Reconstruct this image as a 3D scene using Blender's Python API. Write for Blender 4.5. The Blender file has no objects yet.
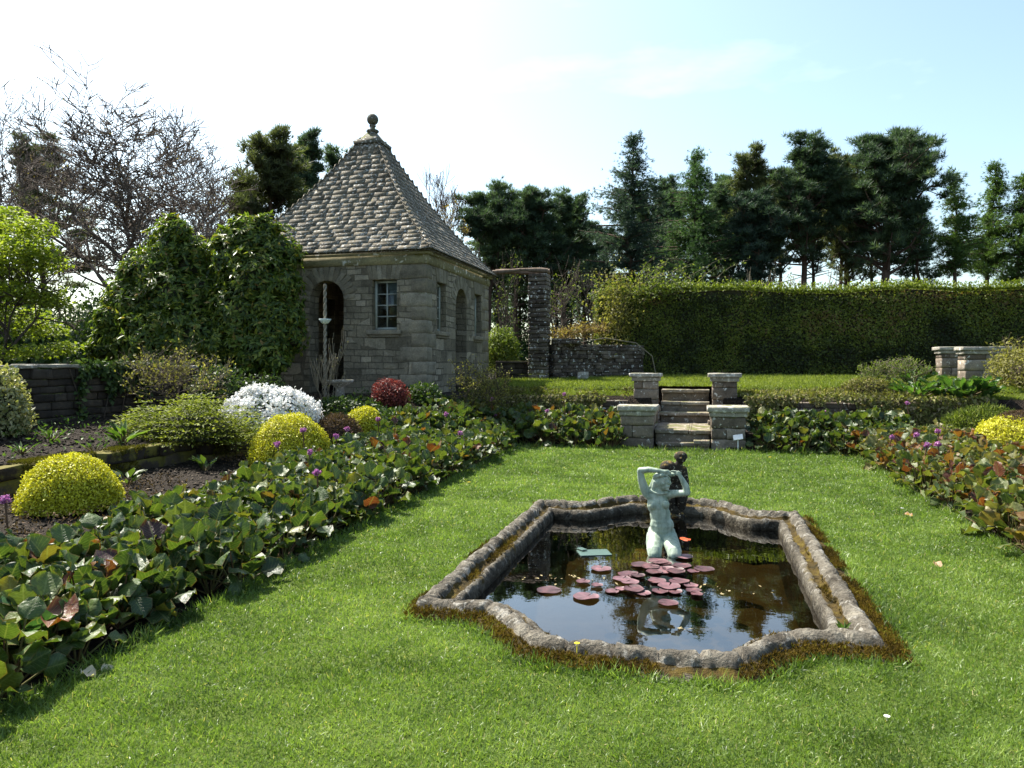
import bpy, bmesh, math, random
import numpy as np
from mathutils import Vector

R = math.radians
rng = np.random.default_rng(11)
random.seed(11)
scene = bpy.context.scene
COL = scene.collection

# ------------------------------------------------------------------ camera model
CAM_H, FPX, HORIZON, YAW = 1.6, 733.0, 366.0, R(14.5)
CA, SA = math.cos(YAW), math.sin(YAW)

def at(px, D):
    """world x, y of a photo column at depth D (used to survey the garden)"""
    X = (px - 512.0) * D / FPX
    return X * CA - D * SA, D * CA + X * SA

def zat(py, D):
    return CAM_H - (py - HORIZON) * D / FPX

def depth(x, y):
    return -x * SA + y * CA

# ------------------------------------------------------------------ noise
def _hash(ix, iy, iz):
    h = (ix * 374761393 + iy * 668265263 + iz * 1274126177) & 0x7fffffff
    h = ((h ^ (h >> 13)) * 1274126177) & 0x7fffffff
    return ((h ^ (h >> 16)) & 0xffff) / 65535.0

def vnoise(P, s=1.0):
    P = np.asarray(P, float) * s
    I = np.floor(P).astype(np.int64)
    f = P - I
    f = f * f * (3 - 2 * f)
    out = 0
    for dx in (0, 1):
        for dy in (0, 1):
            for dz in (0, 1):
                w = (f[:, 0] if dx else 1 - f[:, 0]) * (f[:, 1] if dy else 1 - f[:, 1]) * (f[:, 2] if dz else 1 - f[:, 2])
                out = out + w * _hash(I[:, 0] + dx, I[:, 1] + dy, I[:, 2] + dz)
    return out

def fbm(P, s=1.0, o=3):
    P = np.asarray(P, float)
    return sum(vnoise(P + 17.3 * k, s * 2 ** k) * .5 ** k for k in range(o)) / sum(.5 ** k for k in range(o))

def sstep(a, b, x):
    t = np.clip((x - a) / (b - a), 0, 1)
    return t * t * (3 - 2 * t)

# ------------------------------------------------------------------ mesh builder
class MB:
    def __init__(self):
        self.V, self.T, self.U, self.F, self.n = [], [], [], {}, 0

    def add(self, V, faces, t=0.5, u=None):
        V = np.asarray(V, float).reshape(-1, 3)
        for f in faces:
            f = np.asarray(f, np.int64)
            if f.size:
                self.F.setdefault(f.shape[1], []).append(f + self.n)
        self.V.append(V)
        self.T.append(np.broadcast_to(np.asarray(t, float), (len(V),)).copy())
        self.U.append(np.zeros((len(V), 3)) if u is None else np.asarray(u, float).reshape(-1, 3))
        self.n += len(V)

    def stamp(self, T, P, X, Y, Z, t=None, luv=None):
        TV, TF = T
        TV = np.asarray(TV, float)
        n, m = len(P), len(TV)
        if n == 0:
            return
        V = (P[:, None, :] + TV[None, :, 0:1] * X[:, None, :] + TV[None, :, 1:2] * Y[:, None, :] + TV[None, :, 2:3] * Z[:, None, :])
        off = (np.arange(n) * m)[:, None, None]
        fs = [(np.asarray(f)[None] + off).reshape(-1, np.asarray(f).shape[1]) for f in TF]
        tt = rng.random(n) if t is None else np.broadcast_to(np.asarray(t, float), (n,))
        uu = None if luv is None else np.tile(np.asarray(luv, float), (n, 1))
        self.add(V.reshape(-1, 3), fs, np.repeat(tt, m), uu)

    def build(self, name, mat, parent=None, smooth=False, luv=False):
        me = bpy.data.meshes.new(name)
        V = np.concatenate(self.V) if self.V else np.zeros((0, 3))
        me.vertices.add(len(V))
        me.vertices.foreach_set('co', V.astype(np.float32).ravel())
        loops, starts, s = [], [], 0
        for k, fl in self.F.items():
            f = np.concatenate(fl)
            loops.append(f.ravel())
            starts.append(s + np.arange(len(f)) * k)
            s += f.size
        loops = np.concatenate(loops).astype(np.int32)
        starts = np.concatenate(starts).astype(np.int32)
        me.loops.add(len(loops))
        me.loops.foreach_set('vertex_index', loops)
        me.polygons.add(len(starts))
        me.polygons.foreach_set('loop_start', starts)
        me.update(calc_edges=True)
        a = me.attributes.new('tint', 'FLOAT', 'POINT')
        a.data.foreach_set('value', np.concatenate(self.T).astype(np.float32))
        if luv:
            a = me.attributes.new('luv', 'FLOAT_VECTOR', 'POINT')
            a.data.foreach_set('vector', np.concatenate(self.U).astype(np.float32).ravel())
        if smooth:
            me.polygons.foreach_set('use_smooth', np.ones(len(starts), bool))
        me.materials.append(mat)
        o = bpy.data.objects.new(name, me)
        COL.objects.link(o)
        if parent is not None:
            o.parent = parent
            o.matrix_parent_inverse = parent.matrix_world.inverted()
        return o

def tag(o, label=None, cat=None, group=None, kind=None):
    for k, v in (('label', label), ('category', cat), ('group', group), ('kind', kind)):
        if v:
            o[k] = v
    return o

def thing(name, loc, label, cat, group=None):
    o = bpy.data.objects.new(name, None)
    COL.objects.link(o)
    o.location = loc
    o.empty_display_size = .2
    bpy.context.view_layer.update()
    return tag(o, label, cat, group)

def unit(v):
    v = np.asarray(v, float)
    return v / np.maximum(np.linalg.norm(v, axis=-1, keepdims=True), 1e-9)

def rdirs(n):
    return unit(rng.normal(size=(n, 3)))

def frames(Z, Y=None, jit=0.0):
    Z = unit(np.asarray(Z, float) + (jit * rng.normal(size=np.shape(Z)) if jit else 0))
    Y = rng.normal(size=Z.shape) if Y is None else np.asarray(Y, float)
    Y = unit(Y - Z * np.sum(Y * Z, axis=1, keepdims=True))
    return np.cross(Y, Z), Y, Z

def col(a, n=None):
    a = np.asarray(a, float)
    return a[:, None]

# templates -----------------------------------------------------------
LEAF = ([(0, 0, 0), (.5, .45, .12), (0, 1, 0), (-.5, .45, .12)], [[(0, 1, 2), (0, 2, 3)]])
BLADE = ([(-.5, 0, 0), (.5, 0, 0), (.34, .6, .12), (-.34, .6, .12), (0, 1, .38)], [[(0, 1, 2, 3)], [(3, 2, 4)]])

def make_tuft(k, spread, w):
    V, F = [], []
    for i in range(k):
        a = 2 * math.pi * i / k + .3 * (i % 2)
        s = spread * (.55 + .45 * ((i * 7) % 5) / 4)
        d = np.array([math.sin(s) * math.cos(a), math.sin(s) * math.sin(a), math.cos(s)])
        p = np.array([-math.sin(a), math.cos(a), .35])
        b = len(V)
        V += [d * .05 - p * w, d * .05 + p * w, d * (1 - .12 * (i % 3))]
        F.append((b, b + 1, b + 2))
    return np.array(V), [F]

TUFT = make_tuft(8, .95, .06)
SPRAY = make_tuft(5, .8, .11)

def make_round_leaf(nu=7, nv=0, cup=.22, wav=.05):
    V, U, F = [], [], []
    vs_ = [0, .05, .20, .45, .72, .91, 1.0]
    ws_ = [.05, .20, .39, .50, .46, .29, .11]
    for v, w in zip(vs_, ws_):
        for i in range(nu):
            u = 2 * i / (nu - 1) - 1
            yy = v - .035 * u * u * v
            V.append((u * w, yy, cup * u * u * (.35 + .4 * w) - .20 * v * v + .07 * v + wav * math.sin(11 * v + 2.5 * u) * abs(u) ** 2))
            U.append((u, v, 0))
    for j in range(len(vs_) - 1):
        for i in range(nu - 1):
            a = j * nu + i
            F.append((a, a + 1, a + nu + 1, a + nu))
    return (np.array(V), [F]), np.array(U)

RLEAF, RLEAF_UV = make_round_leaf(7, 5, .30, .11)
RLEAF2, RLEAF2_UV = make_round_leaf(7, 5, -.22, .14)

def make_block(n=3, p=9.0):
    """stone with flat faces and tight worn arrises"""
    ks = np.array([-1, -.94, -.35, .35, .94, 1.0])
    idx, V, F = {}, [], []
    def vid(c):
        if c not in idx:
            idx[c] = len(V)
            V.append([ks[c[0]], ks[c[1]], ks[c[2]]])
        return idx[c]
    m_ = len(ks) - 1
    for ax in range(3):
        b, c = (ax + 1) % 3, (ax + 2) % 3
        for side in (0, m_):
            for u in range(m_):
                for v in range(m_):
                    q = []
                    for du, dv in ((0, 0), (1, 0), (1, 1), (0, 1)):
                        t = [0, 0, 0]
                        t[ax], t[b], t[c] = side, u + du, v + dv
                        q.append(vid(tuple(t)))
                    F.append(q if side else q[::-1])
    V = np.array(V, float)
    ext = np.sum(np.abs(V) > .99, axis=1, keepdims=True)
    V = V * np.where(ext >= 3, .955, np.where(ext == 2, .975, 1.0))
    return V * .5, [np.array(F)]

BLOCK = make_block()
BOX = (np.array([(x, y, z) for x in (-.5, .5) for y in (-.5, .5) for z in (-.5, .5)]),
       [[(0, 1, 3, 2), (4, 6, 7, 5), (0, 4, 5, 1), (2, 3, 7, 6), (0, 2, 6, 4), (1, 5, 7, 3)]])

def sphere_T(nu=12, nv=8):
    V, F = [], []
    for j in range(nv + 1):
        th = math.pi * j / nv
        for i in range(nu):
            a = 2 * math.pi * i / nu
            V.append((math.sin(th) * math.cos(a), math.sin(th) * math.sin(a), math.cos(th)))
    for j in range(nv):
        for i in range(nu):
            F.append((j * nu + i, (j + 1) * nu + i, (j + 1) * nu + (i + 1) % nu, j * nu + (i + 1) % nu))
    return np.array(V), [F]

SPH = sphere_T()
AX = np.eye(3)

def box(mb, c, s, t=.5, T=BOX, rot=0.0):
    cz, sz = math.cos(rot), math.sin(rot)
    mb.stamp(T, np.array([c], float), np.array([[cz * s[0], sz * s[0], 0]]), np.array([[-sz * s[1], cz * s[1], 0]]), np.array([[0, 0, s[2]]], float), t)

def rough(mb, amt, scale):
    """break up everything added so far with a little displacement"""
    for i, V in enumerate(mb.V):
        d = np.stack([vnoise(V + 3.1 * k, scale) for k in range(3)], 1) - .5
        mb.V[i] = V + d * 2 * amt

def frustums(mb, P0, P1, R0, R1, sides=5, t=.5):
    P0, P1 = np.asarray(P0, float), np.asarray(P1, float)
    if len(P0) == 0:
        return
    Zd = unit(P1 - P0)
    h = np.where(np.abs(Zd[:, 2:3]) > .9, np.array([[1., 0, 0]]), np.array([[0., 0, 1]]))
    X = unit(np.cross(h, Zd))
    Y = np.cross(Zd, X)
    a = np.arange(sides) * 2 * math.pi / sides
    ring = np.cos(a)[None, :, None] * X[:, None] + np.sin(a)[None, :, None] * Y[:, None]
    A = P0[:, None] + ring * np.asarray(R0)[:, None, None]
    B = P1[:, None] + ring * np.asarray(R1)[:, None, None]
    V = np.concatenate([A, B], 1)
    i = np.arange(sides)
    F = np.stack([i, (i + 1) % sides, sides + (i + 1) % sides, sides + i], 1)
    F = (F[None] + (np.arange(len(P0)) * 2 * sides)[:, None, None]).reshape(-1, 4)
    mb.add(V.reshape(-1, 3), [F], np.repeat(np.broadcast_to(np.asarray(t, float), (len(P0),)), 2 * sides))

def tube(mb, pts, rad, sides=8, t=.5):
    pts = np.asarray(pts, float)
    n = len(pts)
    rad = np.broadcast_to(np.asarray(rad, float), (n,))
    T = unit(np.gradient(pts, axis=0))
    h = np.array([0, 0, 1.]) if abs(T[0, 2]) < .9 else np.array([1., 0, 0])
    V = []
    a = np.arange(sides) * 2 * math.pi / sides
    for k in range(n):
        X = unit(np.cross(h, T[k]))
        Y = np.cross(T[k], X)
        V.append(pts[k] + (np.cos(a)[:, None] * X + np.sin(a)[:, None] * Y) * rad[k])
    V = np.concatenate(V)
    F = [(k * sides + i, k * sides + (i + 1) % sides, (k + 1) * sides + (i + 1) % sides, (k + 1) * sides + i) for k in range(n - 1) for i in range(sides)]
    mb.add(V, [F], t)
    mb.add(np.concatenate([V[-sides:]]), [[tuple(range(sides))]], t)

def lathe(mb, prof, c, n=24, t=.5):
    prof = np.asarray(prof, float)
    a = np.arange(n) * 2 * math.pi / n
    V = np.stack([np.outer(prof[:, 0], np.cos(a)), np.outer(prof[:, 0], np.sin(a)), np.repeat(prof[:, 1:2], n, 1)], -1).reshape(-1, 3) + np.asarray(c, float)
    F = [(j * n + i, j * n + (i + 1) % n, (j + 1) * n + (i + 1) % n, (j + 1) * n + i) for j in range(len(prof) - 1) for i in range(n)]
    mb.add(V, [F], t)

# ------------------------------------------------------------------ materials
class NT:
    def __init__(self, name):
        self.m = bpy.data.materials.new(name)
        self.m.use_nodes = True
        self.t = self.m.node_tree
        self.t.nodes.clear()
        self.out = self.t.nodes.new('ShaderNodeOutputMaterial')

    def n(self, typ, ins=None, **kw):
        nd = self.t.nodes.new(typ)
        for k, v in kw.items():
            setattr(nd, k, v)
        for k, v in (ins or {}).items():
            s = nd.inputs[k]
            if isinstance(v, bpy.types.NodeSocket):
                self.t.links.new(v, s)
            else:
                s.default_value = v
        return nd

    def surf(self, s):
        self.t.links.new(s, self.out.inputs['Surface'])
        return self.m

    def attr(self, name='tint'):
        return self.n('ShaderNodeAttribute', attribute_name=name)

    def ramp(self, fac, stops, interp='LINEAR'):
        nd = self.n('ShaderNodeValToRGB', {'Fac': fac})
        cr = nd.color_ramp
        cr.interpolation = interp
        while len(cr.elements) < len(stops):
            cr.elements.new(.5)
        for e, (p, c) in zip(cr.elements, stops):
            e.position = p
            e.color = (*c, 1) if len(c) == 3 else c
        return nd.outputs['Color']

    def math(self, op, a, b=0.5, clamp=False):
        nd = self.n('ShaderNodeMath', operation=op, use_clamp=clamp)
        for i, v in enumerate((a, b)):
            if isinstance(v, bpy.types.NodeSocket):
                self.t.links.new(v, nd.inputs[i])
            else:
                nd.inputs[i].default_value = v
        return nd.outputs[0]

    def mix(self, fac, a, b, blend='MIX'):
        nd = self.n('ShaderNodeMix', data_type='RGBA', blend_type=blend)
        for s, v in ((nd.inputs['Factor'], fac), (nd.inputs[6], a), (nd.inputs[7], b)):
            if isinstance(v, bpy.types.NodeSocket):
                self.t.links.new(v, s)
            else:
                s.default_value = v if not isinstance(v, tuple) else ((*v, 1) if len(v) == 3 else v)
        return nd.outputs[2]

    def noise(self, scale, detail=4, rough_=.55, vec=None, dist=0.0):
        ins = {'Scale': scale, 'Detail': detail, 'Roughness': rough_, 'Distortion': dist}
        ins['Vector'] = self.pos() if vec is None else vec
        return self.n('ShaderNodeTexNoise', ins).outputs['Fac']

    def obj(self):
        return self.n('ShaderNodeTexCoord').outputs['Object']

    def pos(self):
        return self.n('ShaderNodeNewGeometry').outputs['Position']

    def bump(self, h, dist=.02, strength=.6):
        return self.n('ShaderNodeBump', {'Height': h, 'Distance': dist, 'Strength': strength}).outputs['Normal']

def leaf_mat(name, stops, trans=.35, rgh=.5, spec=.35, veins=False, tcol=(1.35, 1.45, .55), mottle=0):
    k = NT(name)
    c = k.ramp(k.attr().outputs['Fac'], stops)
    if mottle:
        c = k.mix(1.0, c, k.ramp(k.noise(mottle, 5, .65), [(.3, (.45, .5, .45)), (.55, (1, 1, 1)), (.72, (1.7, 1.6, 1.4))]), 'MULTIPLY')
    if veins:
        sep = k.n('ShaderNodeSeparateXYZ', {'Vector': k.attr('luv').outputs['Vector']})
        au = k.math('ABSOLUTE', sep.outputs[0])
        w = k.math('SUBTRACT', k.math('MULTIPLY', sep.outputs[1], 7.0), k.math('MULTIPLY', au, 2.2))
        fr = k.math('ABSOLUTE', k.math('SUBTRACT', k.math('FRACT', w), .5))
        vm = k.math('LESS_THAN', fr, .055)
        mid = k.math('LESS_THAN', au, .06)
        vm = k.math('MAXIMUM', vm, mid)
        c = k.mix(k.math('MULTIPLY', vm, .35), c, (.22, .26, .10))
        edge = k.math('MULTIPLY', k.math('GREATER_THAN', au, .93), .5)
        c = k.mix(edge, c, (.16, .10, .04))
        nz = k.noise(35, 3)
        c = k.mix(.5, c, k.ramp(nz, [(.3, (.55, .55, .55)), (.7, (1.3, 1.3, 1.3))]), 'MULTIPLY')
    ins = {'Base Color': c, 'Roughness': rgh, 'Specular IOR Level': spec}
    if veins:
        ins['Normal'] = k.bump(k.math('ADD', k.math('MULTIPLY', vm, -1.0), k.noise(24, 3)), .012, .7)
    p = k.n('ShaderNodeBsdfPrincipled', ins)
    tc = k.mix(1.0, c, tcol, 'MULTIPLY')
    tr = k.n('ShaderNodeBsdfTranslucent', {'Color': tc})
    mx = k.n('ShaderNodeMixShader', {0: trans, 1: p.outputs[0], 2: tr.outputs[0]})
    return k.surf(mx.outputs[0])

def stone_mat(name, cols, lichen=.0, moss=.0, scale=4.0, brick=None, dark=.5, mosscol=(.07, .085, .02), lcol=(.62, .61, .56), bumpd=.02):
    """weathered stone; brick=(width,height) lays coursed ashlar on upright faces"""
    k = NT(name)
    g = k.n('ShaderNodeNewGeometry')
    pos = g.outputs['Position']
    nz = k.noise(scale, 6, .65, pos)
    nf = k.noise(scale * 9, 4, .6, pos)
    tint = k.attr().outputs['Fac']
    base = k.ramp(tint, [(0, cols[0]), (.5, cols[1]), (1, cols[2])])
    hgt = k.math('ADD', k.math('MULTIPLY', nz, .6), k.math('MULTIPLY', nf, .4))
    if brick:
        sp = k.n('ShaderNodeSeparateXYZ', {'Vector': pos})
        sn = k.n('ShaderNodeSeparateXYZ', {'Vector': g.outputs['True Normal']})
        side = k.math('GREATER_THAN', k.math('ABSOLUTE', sn.outputs[0]), k.math('ABSOLUTE', sn.outputs[1]))
        uu = k.n('ShaderNodeMix', {'Factor': side, 2: sp.outputs[0], 3: sp.outputs[1]}, data_type='FLOAT').outputs[0]
        wob = k.math('MULTIPLY', k.math('SUBTRACT', k.noise(1.6, 2, .5, pos), .5), .09)
        wob2 = k.math('MULTIPLY', k.math('SUBTRACT', k.noise(9, 2, .5, pos), .5), .02)
        vv = k.math('ADD', k.math('ADD', sp.outputs[2], wob), wob2)
        vec = k.n('ShaderNodeCombineXYZ', {'X': k.math('ADD', uu, k.math('ADD', wob, wob2)), 'Y': vv}).outputs[0]
        def br(w, h, off):
            return k.n('ShaderNodeTexBrick', {'Vector': vec, 'Color1': (0, 0, 0, 1), 'Color2': (1, 1, 1, 1), 'Mortar': (.5, .5, .5, 1), 'Scale': 1.0,
                                              'Mortar Size': .013, 'Mortar Smooth': .35, 'Bias': 0.0, 'Brick Width': w, 'Row Height': h}, offset=off, offset_frequency=2, squash=.72, squash_frequency=3)
        b1 = br(brick[0], brick[1], .5)
        b2 = br(brick[0] * 1.45, brick[1] * 2, .37)
        sel = k.math('GREATER_THAN', k.noise(.75, 1, .5, vec), .53)
        bc = k.mix(sel, b1.outputs['Color'], b2.outputs['Color'])
        bf = k.n('ShaderNodeMix', {'Factor': sel, 2: b1.outputs['Fac'], 3: b2.outputs['Fac']}, data_type='FLOAT').outputs[0]
        base = k.ramp(bc, [(0, cols[0]), (.35, cols[1]), (.7, cols[1]), (1, cols[2])])
        base = k.mix(k.math('MULTIPLY', bf, .75), base, tuple(c * .45 for c in cols[1]))
        hgt = k.math('SUBTRACT', k.math('ADD', hgt, k.math('MULTIPLY', k.n('ShaderNodeRGBToBW', {'Color': bc}).outputs[0], .35)), k.math('MULTIPLY', bf, .9))
    c = k.mix(1.0, base, k.ramp(nz, [(.28, (dark, dark, dark * .97)), (.5, (1, 1, 1)), (.75, (1.35, 1.3, 1.2))]), 'MULTIPLY')
    c = k.mix(.6, c, k.ramp(nf, [(.3, (.6, .6, .6)), (.7, (1.35, 1.35, 1.35))]), 'MULTIPLY')
    if lichen > 0:
        lm = k.ramp(k.noise(scale * 2.3, 5, .62, pos, .4), [(.60 - .16 * lichen, (0, 0, 0)), (.66 - .15 * lichen, (1, 1, 1))])
        c = k.mix(k.math('MULTIPLY', lm, .85), c, lcol)
    if moss > 0:
        sn2 = k.n('ShaderNodeSeparateXYZ', {'Vector': g.outputs['Normal']})
        mm = k.math('ADD', k.noise(scale * .9, 5, .65, pos), k.math('MULTIPLY', sn2.outputs[2], .22))
        mm = k.ramp(mm, [(.74 - .28 * moss, (0, 0, 0)), (.84 - .28 * moss, (1, 1, 1))])
        mc = k.mix(k.noise(scale * 3, 3, .6, pos), mosscol, tuple(1.9 * v for v in (mosscol[0], mosscol[1] * .8, mosscol[2])))
        c = k.mix(mm, c, mc)
    p = k.n('ShaderNodeBsdfPrincipled', {'Base Color': c, 'Roughness': .9, 'Specular IOR Level': .2, 'Normal': k.bump(hgt, bumpd, .8)})
    return k.surf(p.outputs[0])

def plain_mat(name, c, rgh=.7, var=.25, scale=8, spec=.3, metallic=0, bumpd=.004):
    k = NT(name)
    nz = k.noise(scale, 5, .6, k.pos())
    cc = k.mix(1.0, c, k.ramp(nz, [(.25, (1 - var,) * 3), (.75, (1 + var,) * 3)]), 'MULTIPLY')
    p = k.n('ShaderNodeBsdfPrincipled', {'Base Color': cc, 'Roughness': rgh, 'Specular IOR Level': spec, 'Metallic': metallic, 'Normal': k.bump(nz, bumpd, .5)})
    return k.surf(p.outputs[0])

def ramp_mat(name, stops, rgh=.8, scale=10, spec=.2):
    k = NT(name)
    c = k.ramp(k.attr().outputs['Fac'], stops)
    nz = k.noise(scale, 5, .65, k.pos())
    c = k.mix(.8, c, k.ramp(nz, [(.25, (.5, .5, .5)), (.75, (1.45, 1.45, 1.4))]), 'MULTIPLY')
    p = k.n('ShaderNodeBsdfPrincipled', {'Base Color': c, 'Roughness': rgh, 'Specular IOR Level': spec, 'Normal': k.bump(nz, .01, .6)})
    return k.surf(p.outputs[0])

def soil_mat():
    k = NT('soil')
    p = k.pos()
    n1, n2 = k.noise(3, 5, .6, p), k.noise(28, 5, .7, p)
    vo = k.n('ShaderNodeTexVoronoi', {'Vector': p, 'Scale': 38.0}).outputs['Distance']
    c = k.ramp(n2, [(.3, (.008, .006, .004)), (.55, (.028, .021, .015)), (.75, (.072, .056, .042))])
    c = k.mix(.5, c, k.ramp(n1, [(.3, (.6, .6, .6)), (.7, (1.3, 1.25, 1.2))]), 'MULTIPLY')
    h = k.math('ADD', n2, k.math('MULTIPLY', vo, .6))
    b = k.n('ShaderNodeBsdfPrincipled', {'Base Color': c, 'Roughness': .95, 'Specular IOR Level': .15, 'Normal': k.bump(h, .05, .9)})
    return k.surf(b.outputs[0])

def turf_mat():
    k = NT('turf')
    p = k.pos()
    n1, n2, n3 = k.noise(.7, 4, .6, p), k.noise(5, 4, .6, p), k.noise(90, 3, .7, p)
    c = k.ramp(n1, [(.3, (.050, .082, .012)), (.55, (.078, .115, .016)), (.75, (.10, .135, .024))])
    c = k.mix(.6, c, k.ramp(n2, [(.3, (.72, .75, .7)), (.7, (1.25, 1.2, 1.15))]), 'MULTIPLY')
    c = k.mix(.8, c, k.ramp(n3, [(.3, (.5, .5, .45)), (.7, (1.3, 1.3, 1.2))]), 'MULTIPLY')
    b = k.n('ShaderNodeBsdfPrincipled', {'Base Color': c, 'Roughness': .9, 'Specular IOR Level': .15, 'Normal': k.bump(n3, .02, .8)})
    return k.surf(b.outputs[0])

def water_mat():
    k = NT('pond_water')
    p = k.pos()
    nz = k.noise(5, 3, .5, p)
    nz2 = k.noise(1.1, 2, .5, p)
    bmp = k.bump(k.math('ADD', nz, k.math('MULTIPLY', nz2, 2.0)), .006, .10)
    fr = k.n('ShaderNodeFresnel', {'IOR': 1.5, 'Normal': bmp}).outputs[0]
    fr = k.math('MULTIPLY', fr, 1.5, True)
    gl = k.n('ShaderNodeBsdfGlossy', {'Color': (1, 1, 1, 1), 'Roughness': .012, 'Normal': bmp})
    tr = k.n('ShaderNodeBsdfTransparent', {'Color': (.46, .40, .26, 1)})
    mx = k.n('ShaderNodeMixShader', {0: fr, 1: tr.outputs[0], 2: gl.outputs[0]})
    return k.surf(mx.outputs[0])

def glass_mat():
    k = NT('window_glass')
    fr = k.n('ShaderNodeFresnel', {'IOR': 1.5}).outputs[0]
    gl = k.n('ShaderNodeBsdfGlossy', {'Color': (1, 1, 1, 1), 'Roughness': .03})
    tr = k.n('ShaderNodeBsdfTransparent', {'Color': (.78, .82, .78, 1)})
    mx = k.n('ShaderNodeMixShader', {0: fr, 1: tr.outputs[0], 2: gl.outputs[0]})
    return k.surf(mx.outputs[0])

def patina_mat():
    k = NT('verdigris')
    p = k.obj()
    n1, n2 = k.noise(9, 5, .6, p), k.noise(60, 3, .6, p)
    st = k.n('ShaderNodeMapping', {'Vector': p, 'Scale': (26, 26, 4)}).outputs[0]
    n3 = k.noise(1.0, 4, .6, st)
    c = k.ramp(n1, [(.3, (.17, .225, .17)), (.5, (.28, .345, .27)), (.72, (.43, .48, .39))])
    c = k.mix(.65, c, k.ramp(n3, [(.34, (.38, .42, .37)), (.56, (1.1, 1.1, 1.1))]), 'MULTIPLY')
    c = k.mix(k.ramp(n1, [(.62, (0, 0, 0)), (.75, (.4, .4, .4))]), c, (.20, .19, .10))
    b = k.n('ShaderNodeBsdfPrincipled', {'Base Color': c, 'Roughness': .55, 'Specular IOR Level': .4, 'Normal': k.bump(k.math('ADD', n2, n1), .003, .5)})
    return k.surf(b.outputs[0])

def kerb_mat():
    """the tint attribute says how readily moss takes hold on that strip of the kerb"""
    k = NT('kerb_stone')
    g = k.n('ShaderNodeNewGeometry')
    p = g.outputs['Position']
    n1, n2, n3 = k.noise(6, 6, .65, p), k.noise(45, 5, .65, p), k.noise(2.2, 4, .6, p)
    c = k.ramp(n1, [(.3, (.045, .038, .028)), (.5, (.125, .11, .088)), (.72, (.27, .245, .20))])
    c = k.mix(.8, c, k.ramp(n2, [(.3, (.45, .45, .43)), (.7, (1.45, 1.45, 1.4))]), 'MULTIPLY')
    lm = k.ramp(k.noise(14, 5, .65, p, .5), [(.56, (0, 0, 0)), (.62, (1, 1, 1))])
    c = k.mix(k.math('MULTIPLY', lm, .5), c, (.44, .42, .37))
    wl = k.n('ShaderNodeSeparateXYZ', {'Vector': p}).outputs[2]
    wet_shade = k.ramp(k.math('ADD', k.math('MULTIPLY', wl, 6.0), k.math('MULTIPLY', n3, .5)), [(.02, (.30, .28, .23)), (.66, (1, 1, 1))])  # wet stone plus the inner wall's shade, darkened into the colour by height
    c = k.mix(1.0, c, wet_shade, 'MULTIPLY')
    mm = k.math('ADD', k.attr().outputs['Fac'], k.math('MULTIPLY', k.math('SUBTRACT', k.math('ADD', n3, k.math('MULTIPLY', n1, .6)), .8), 2.2))
    mm = k.ramp(mm, [(.42, (0, 0, 0)), (.6, (1, 1, 1))])
    mc = k.ramp(k.noise(9, 4, .6, p), [(.3, (.022, .019, .007)), (.5, (.065, .042, .009)), (.68, (.11, .08, .012))])
    c = k.mix(mm, c, mc)
    h = k.math('ADD', k.math('ADD', n1, n2), k.math('MULTIPLY', mm, .3))
    b = k.n('ShaderNodeBsdfPrincipled', {'Base Color': c, 'Roughness': .92, 'Specular IOR Level': .2, 'Normal': k.bump(h, .035, 1.0)})
    return k.surf(b.outputs[0])

def bark_mat(name, c):
    k = NT(name)
    mp = k.n('ShaderNodeMapping', {'Vector': k.pos(), 'Scale': (1, 1, .25)}).outputs[0]
    nz = k.noise(14, 5, .65, mp)
    cc = k.mix(1.0, c, k.ramp(nz, [(.25, (.45,) * 3), (.75, (1.5,) * 3)]), 'MULTIPLY')
    p = k.n('ShaderNodeBsdfPrincipled', {'Base Color': cc, 'Roughness': .9, 'Specular IOR Level': .15, 'Normal': k.bump(nz, .02, .7)})
    return k.surf(p.outputs[0])

M = {}
M['soil'] = soil_mat()
M['turf'] = turf_mat()
M['clod'] = ramp_mat('soil_clod', [(0, (.012, .009, .006)), (.7, (.046, .036, .025)), (1, (.12, .095, .07))], .95)
M['water'] = water_mat()
M['glass'] = glass_mat()
M['patina'] = patina_mat()
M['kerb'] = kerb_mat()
M['grass'] = leaf_mat('grass_blades', [(0, (.052, .090, .016)), (.35, (.104, .168, .033)), (.7, (.166, .245, .056)), (.93, (.24, .31, .095)), (1, (.40, .36, .17))], .40, .42, .4)
M['terrace_grass'] = leaf_mat('terrace_grass', [(0, (.09, .12, .018)), (.6, (.165, .205, .034)), (1, (.24, .27, .065))], .4, .55, .25)
M['wall'] = stone_mat('ashlar', [(.112, .096, .068), (.195, .168, .120), (.305, .265, .198)], 0, .08, 3.0, (.36, .14), .62, bumpd=.05)
M['dressed'] = stone_mat('dressed_stone', [(.135, .117, .084), (.19, .166, .122), (.25, .222, .168)], 0, .08, 4.0, None, .6)
M['cornice'] = stone_mat('cornice_stone', [(.19, .17, .095), (.225, .20, .115), (.25, .225, .135)], .05, .35, 2.5, None, .6, (.10, .10, .025))
M['slate'] = stone_mat('stone_slates', [(.082, .070, .050), (.112, .097, .070), (.148, .129, .095)], .26, .10, 8.0, None, .85, (.07, .07, .03), (.50, .50, .47), .003)
M['finial'] = stone_mat('finial_stone', [(.09, .085, .06), (.11, .10, .075), (.13, .12, .09)], .2, .35, 6, None, .6)
M['block'] = stone_mat('garden_stone', [(.10, .078, .06), (.17, .138, .108), (.25, .21, .17)], .02, .10, 4.5, None, .5)
M['capstone'] = stone_mat('coping_stone', [(.20, .18, .15), (.27, .25, .215), (.34, .32, .28)], .25, .12, 5, None, .55)
M['step'] = stone_mat('step_stone', [(.13, .105, .08), (.21, .175, .135), (.29, .25, .195)], .02, .12, 5, None, .45)
M['mossy'] = stone_mat('mossy_stone', [(.03, .022, .016), (.05, .038, .028), (.08, .062, .045)], 0, 1.0, 4, None, .5, (.075, .075, .014))
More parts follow.
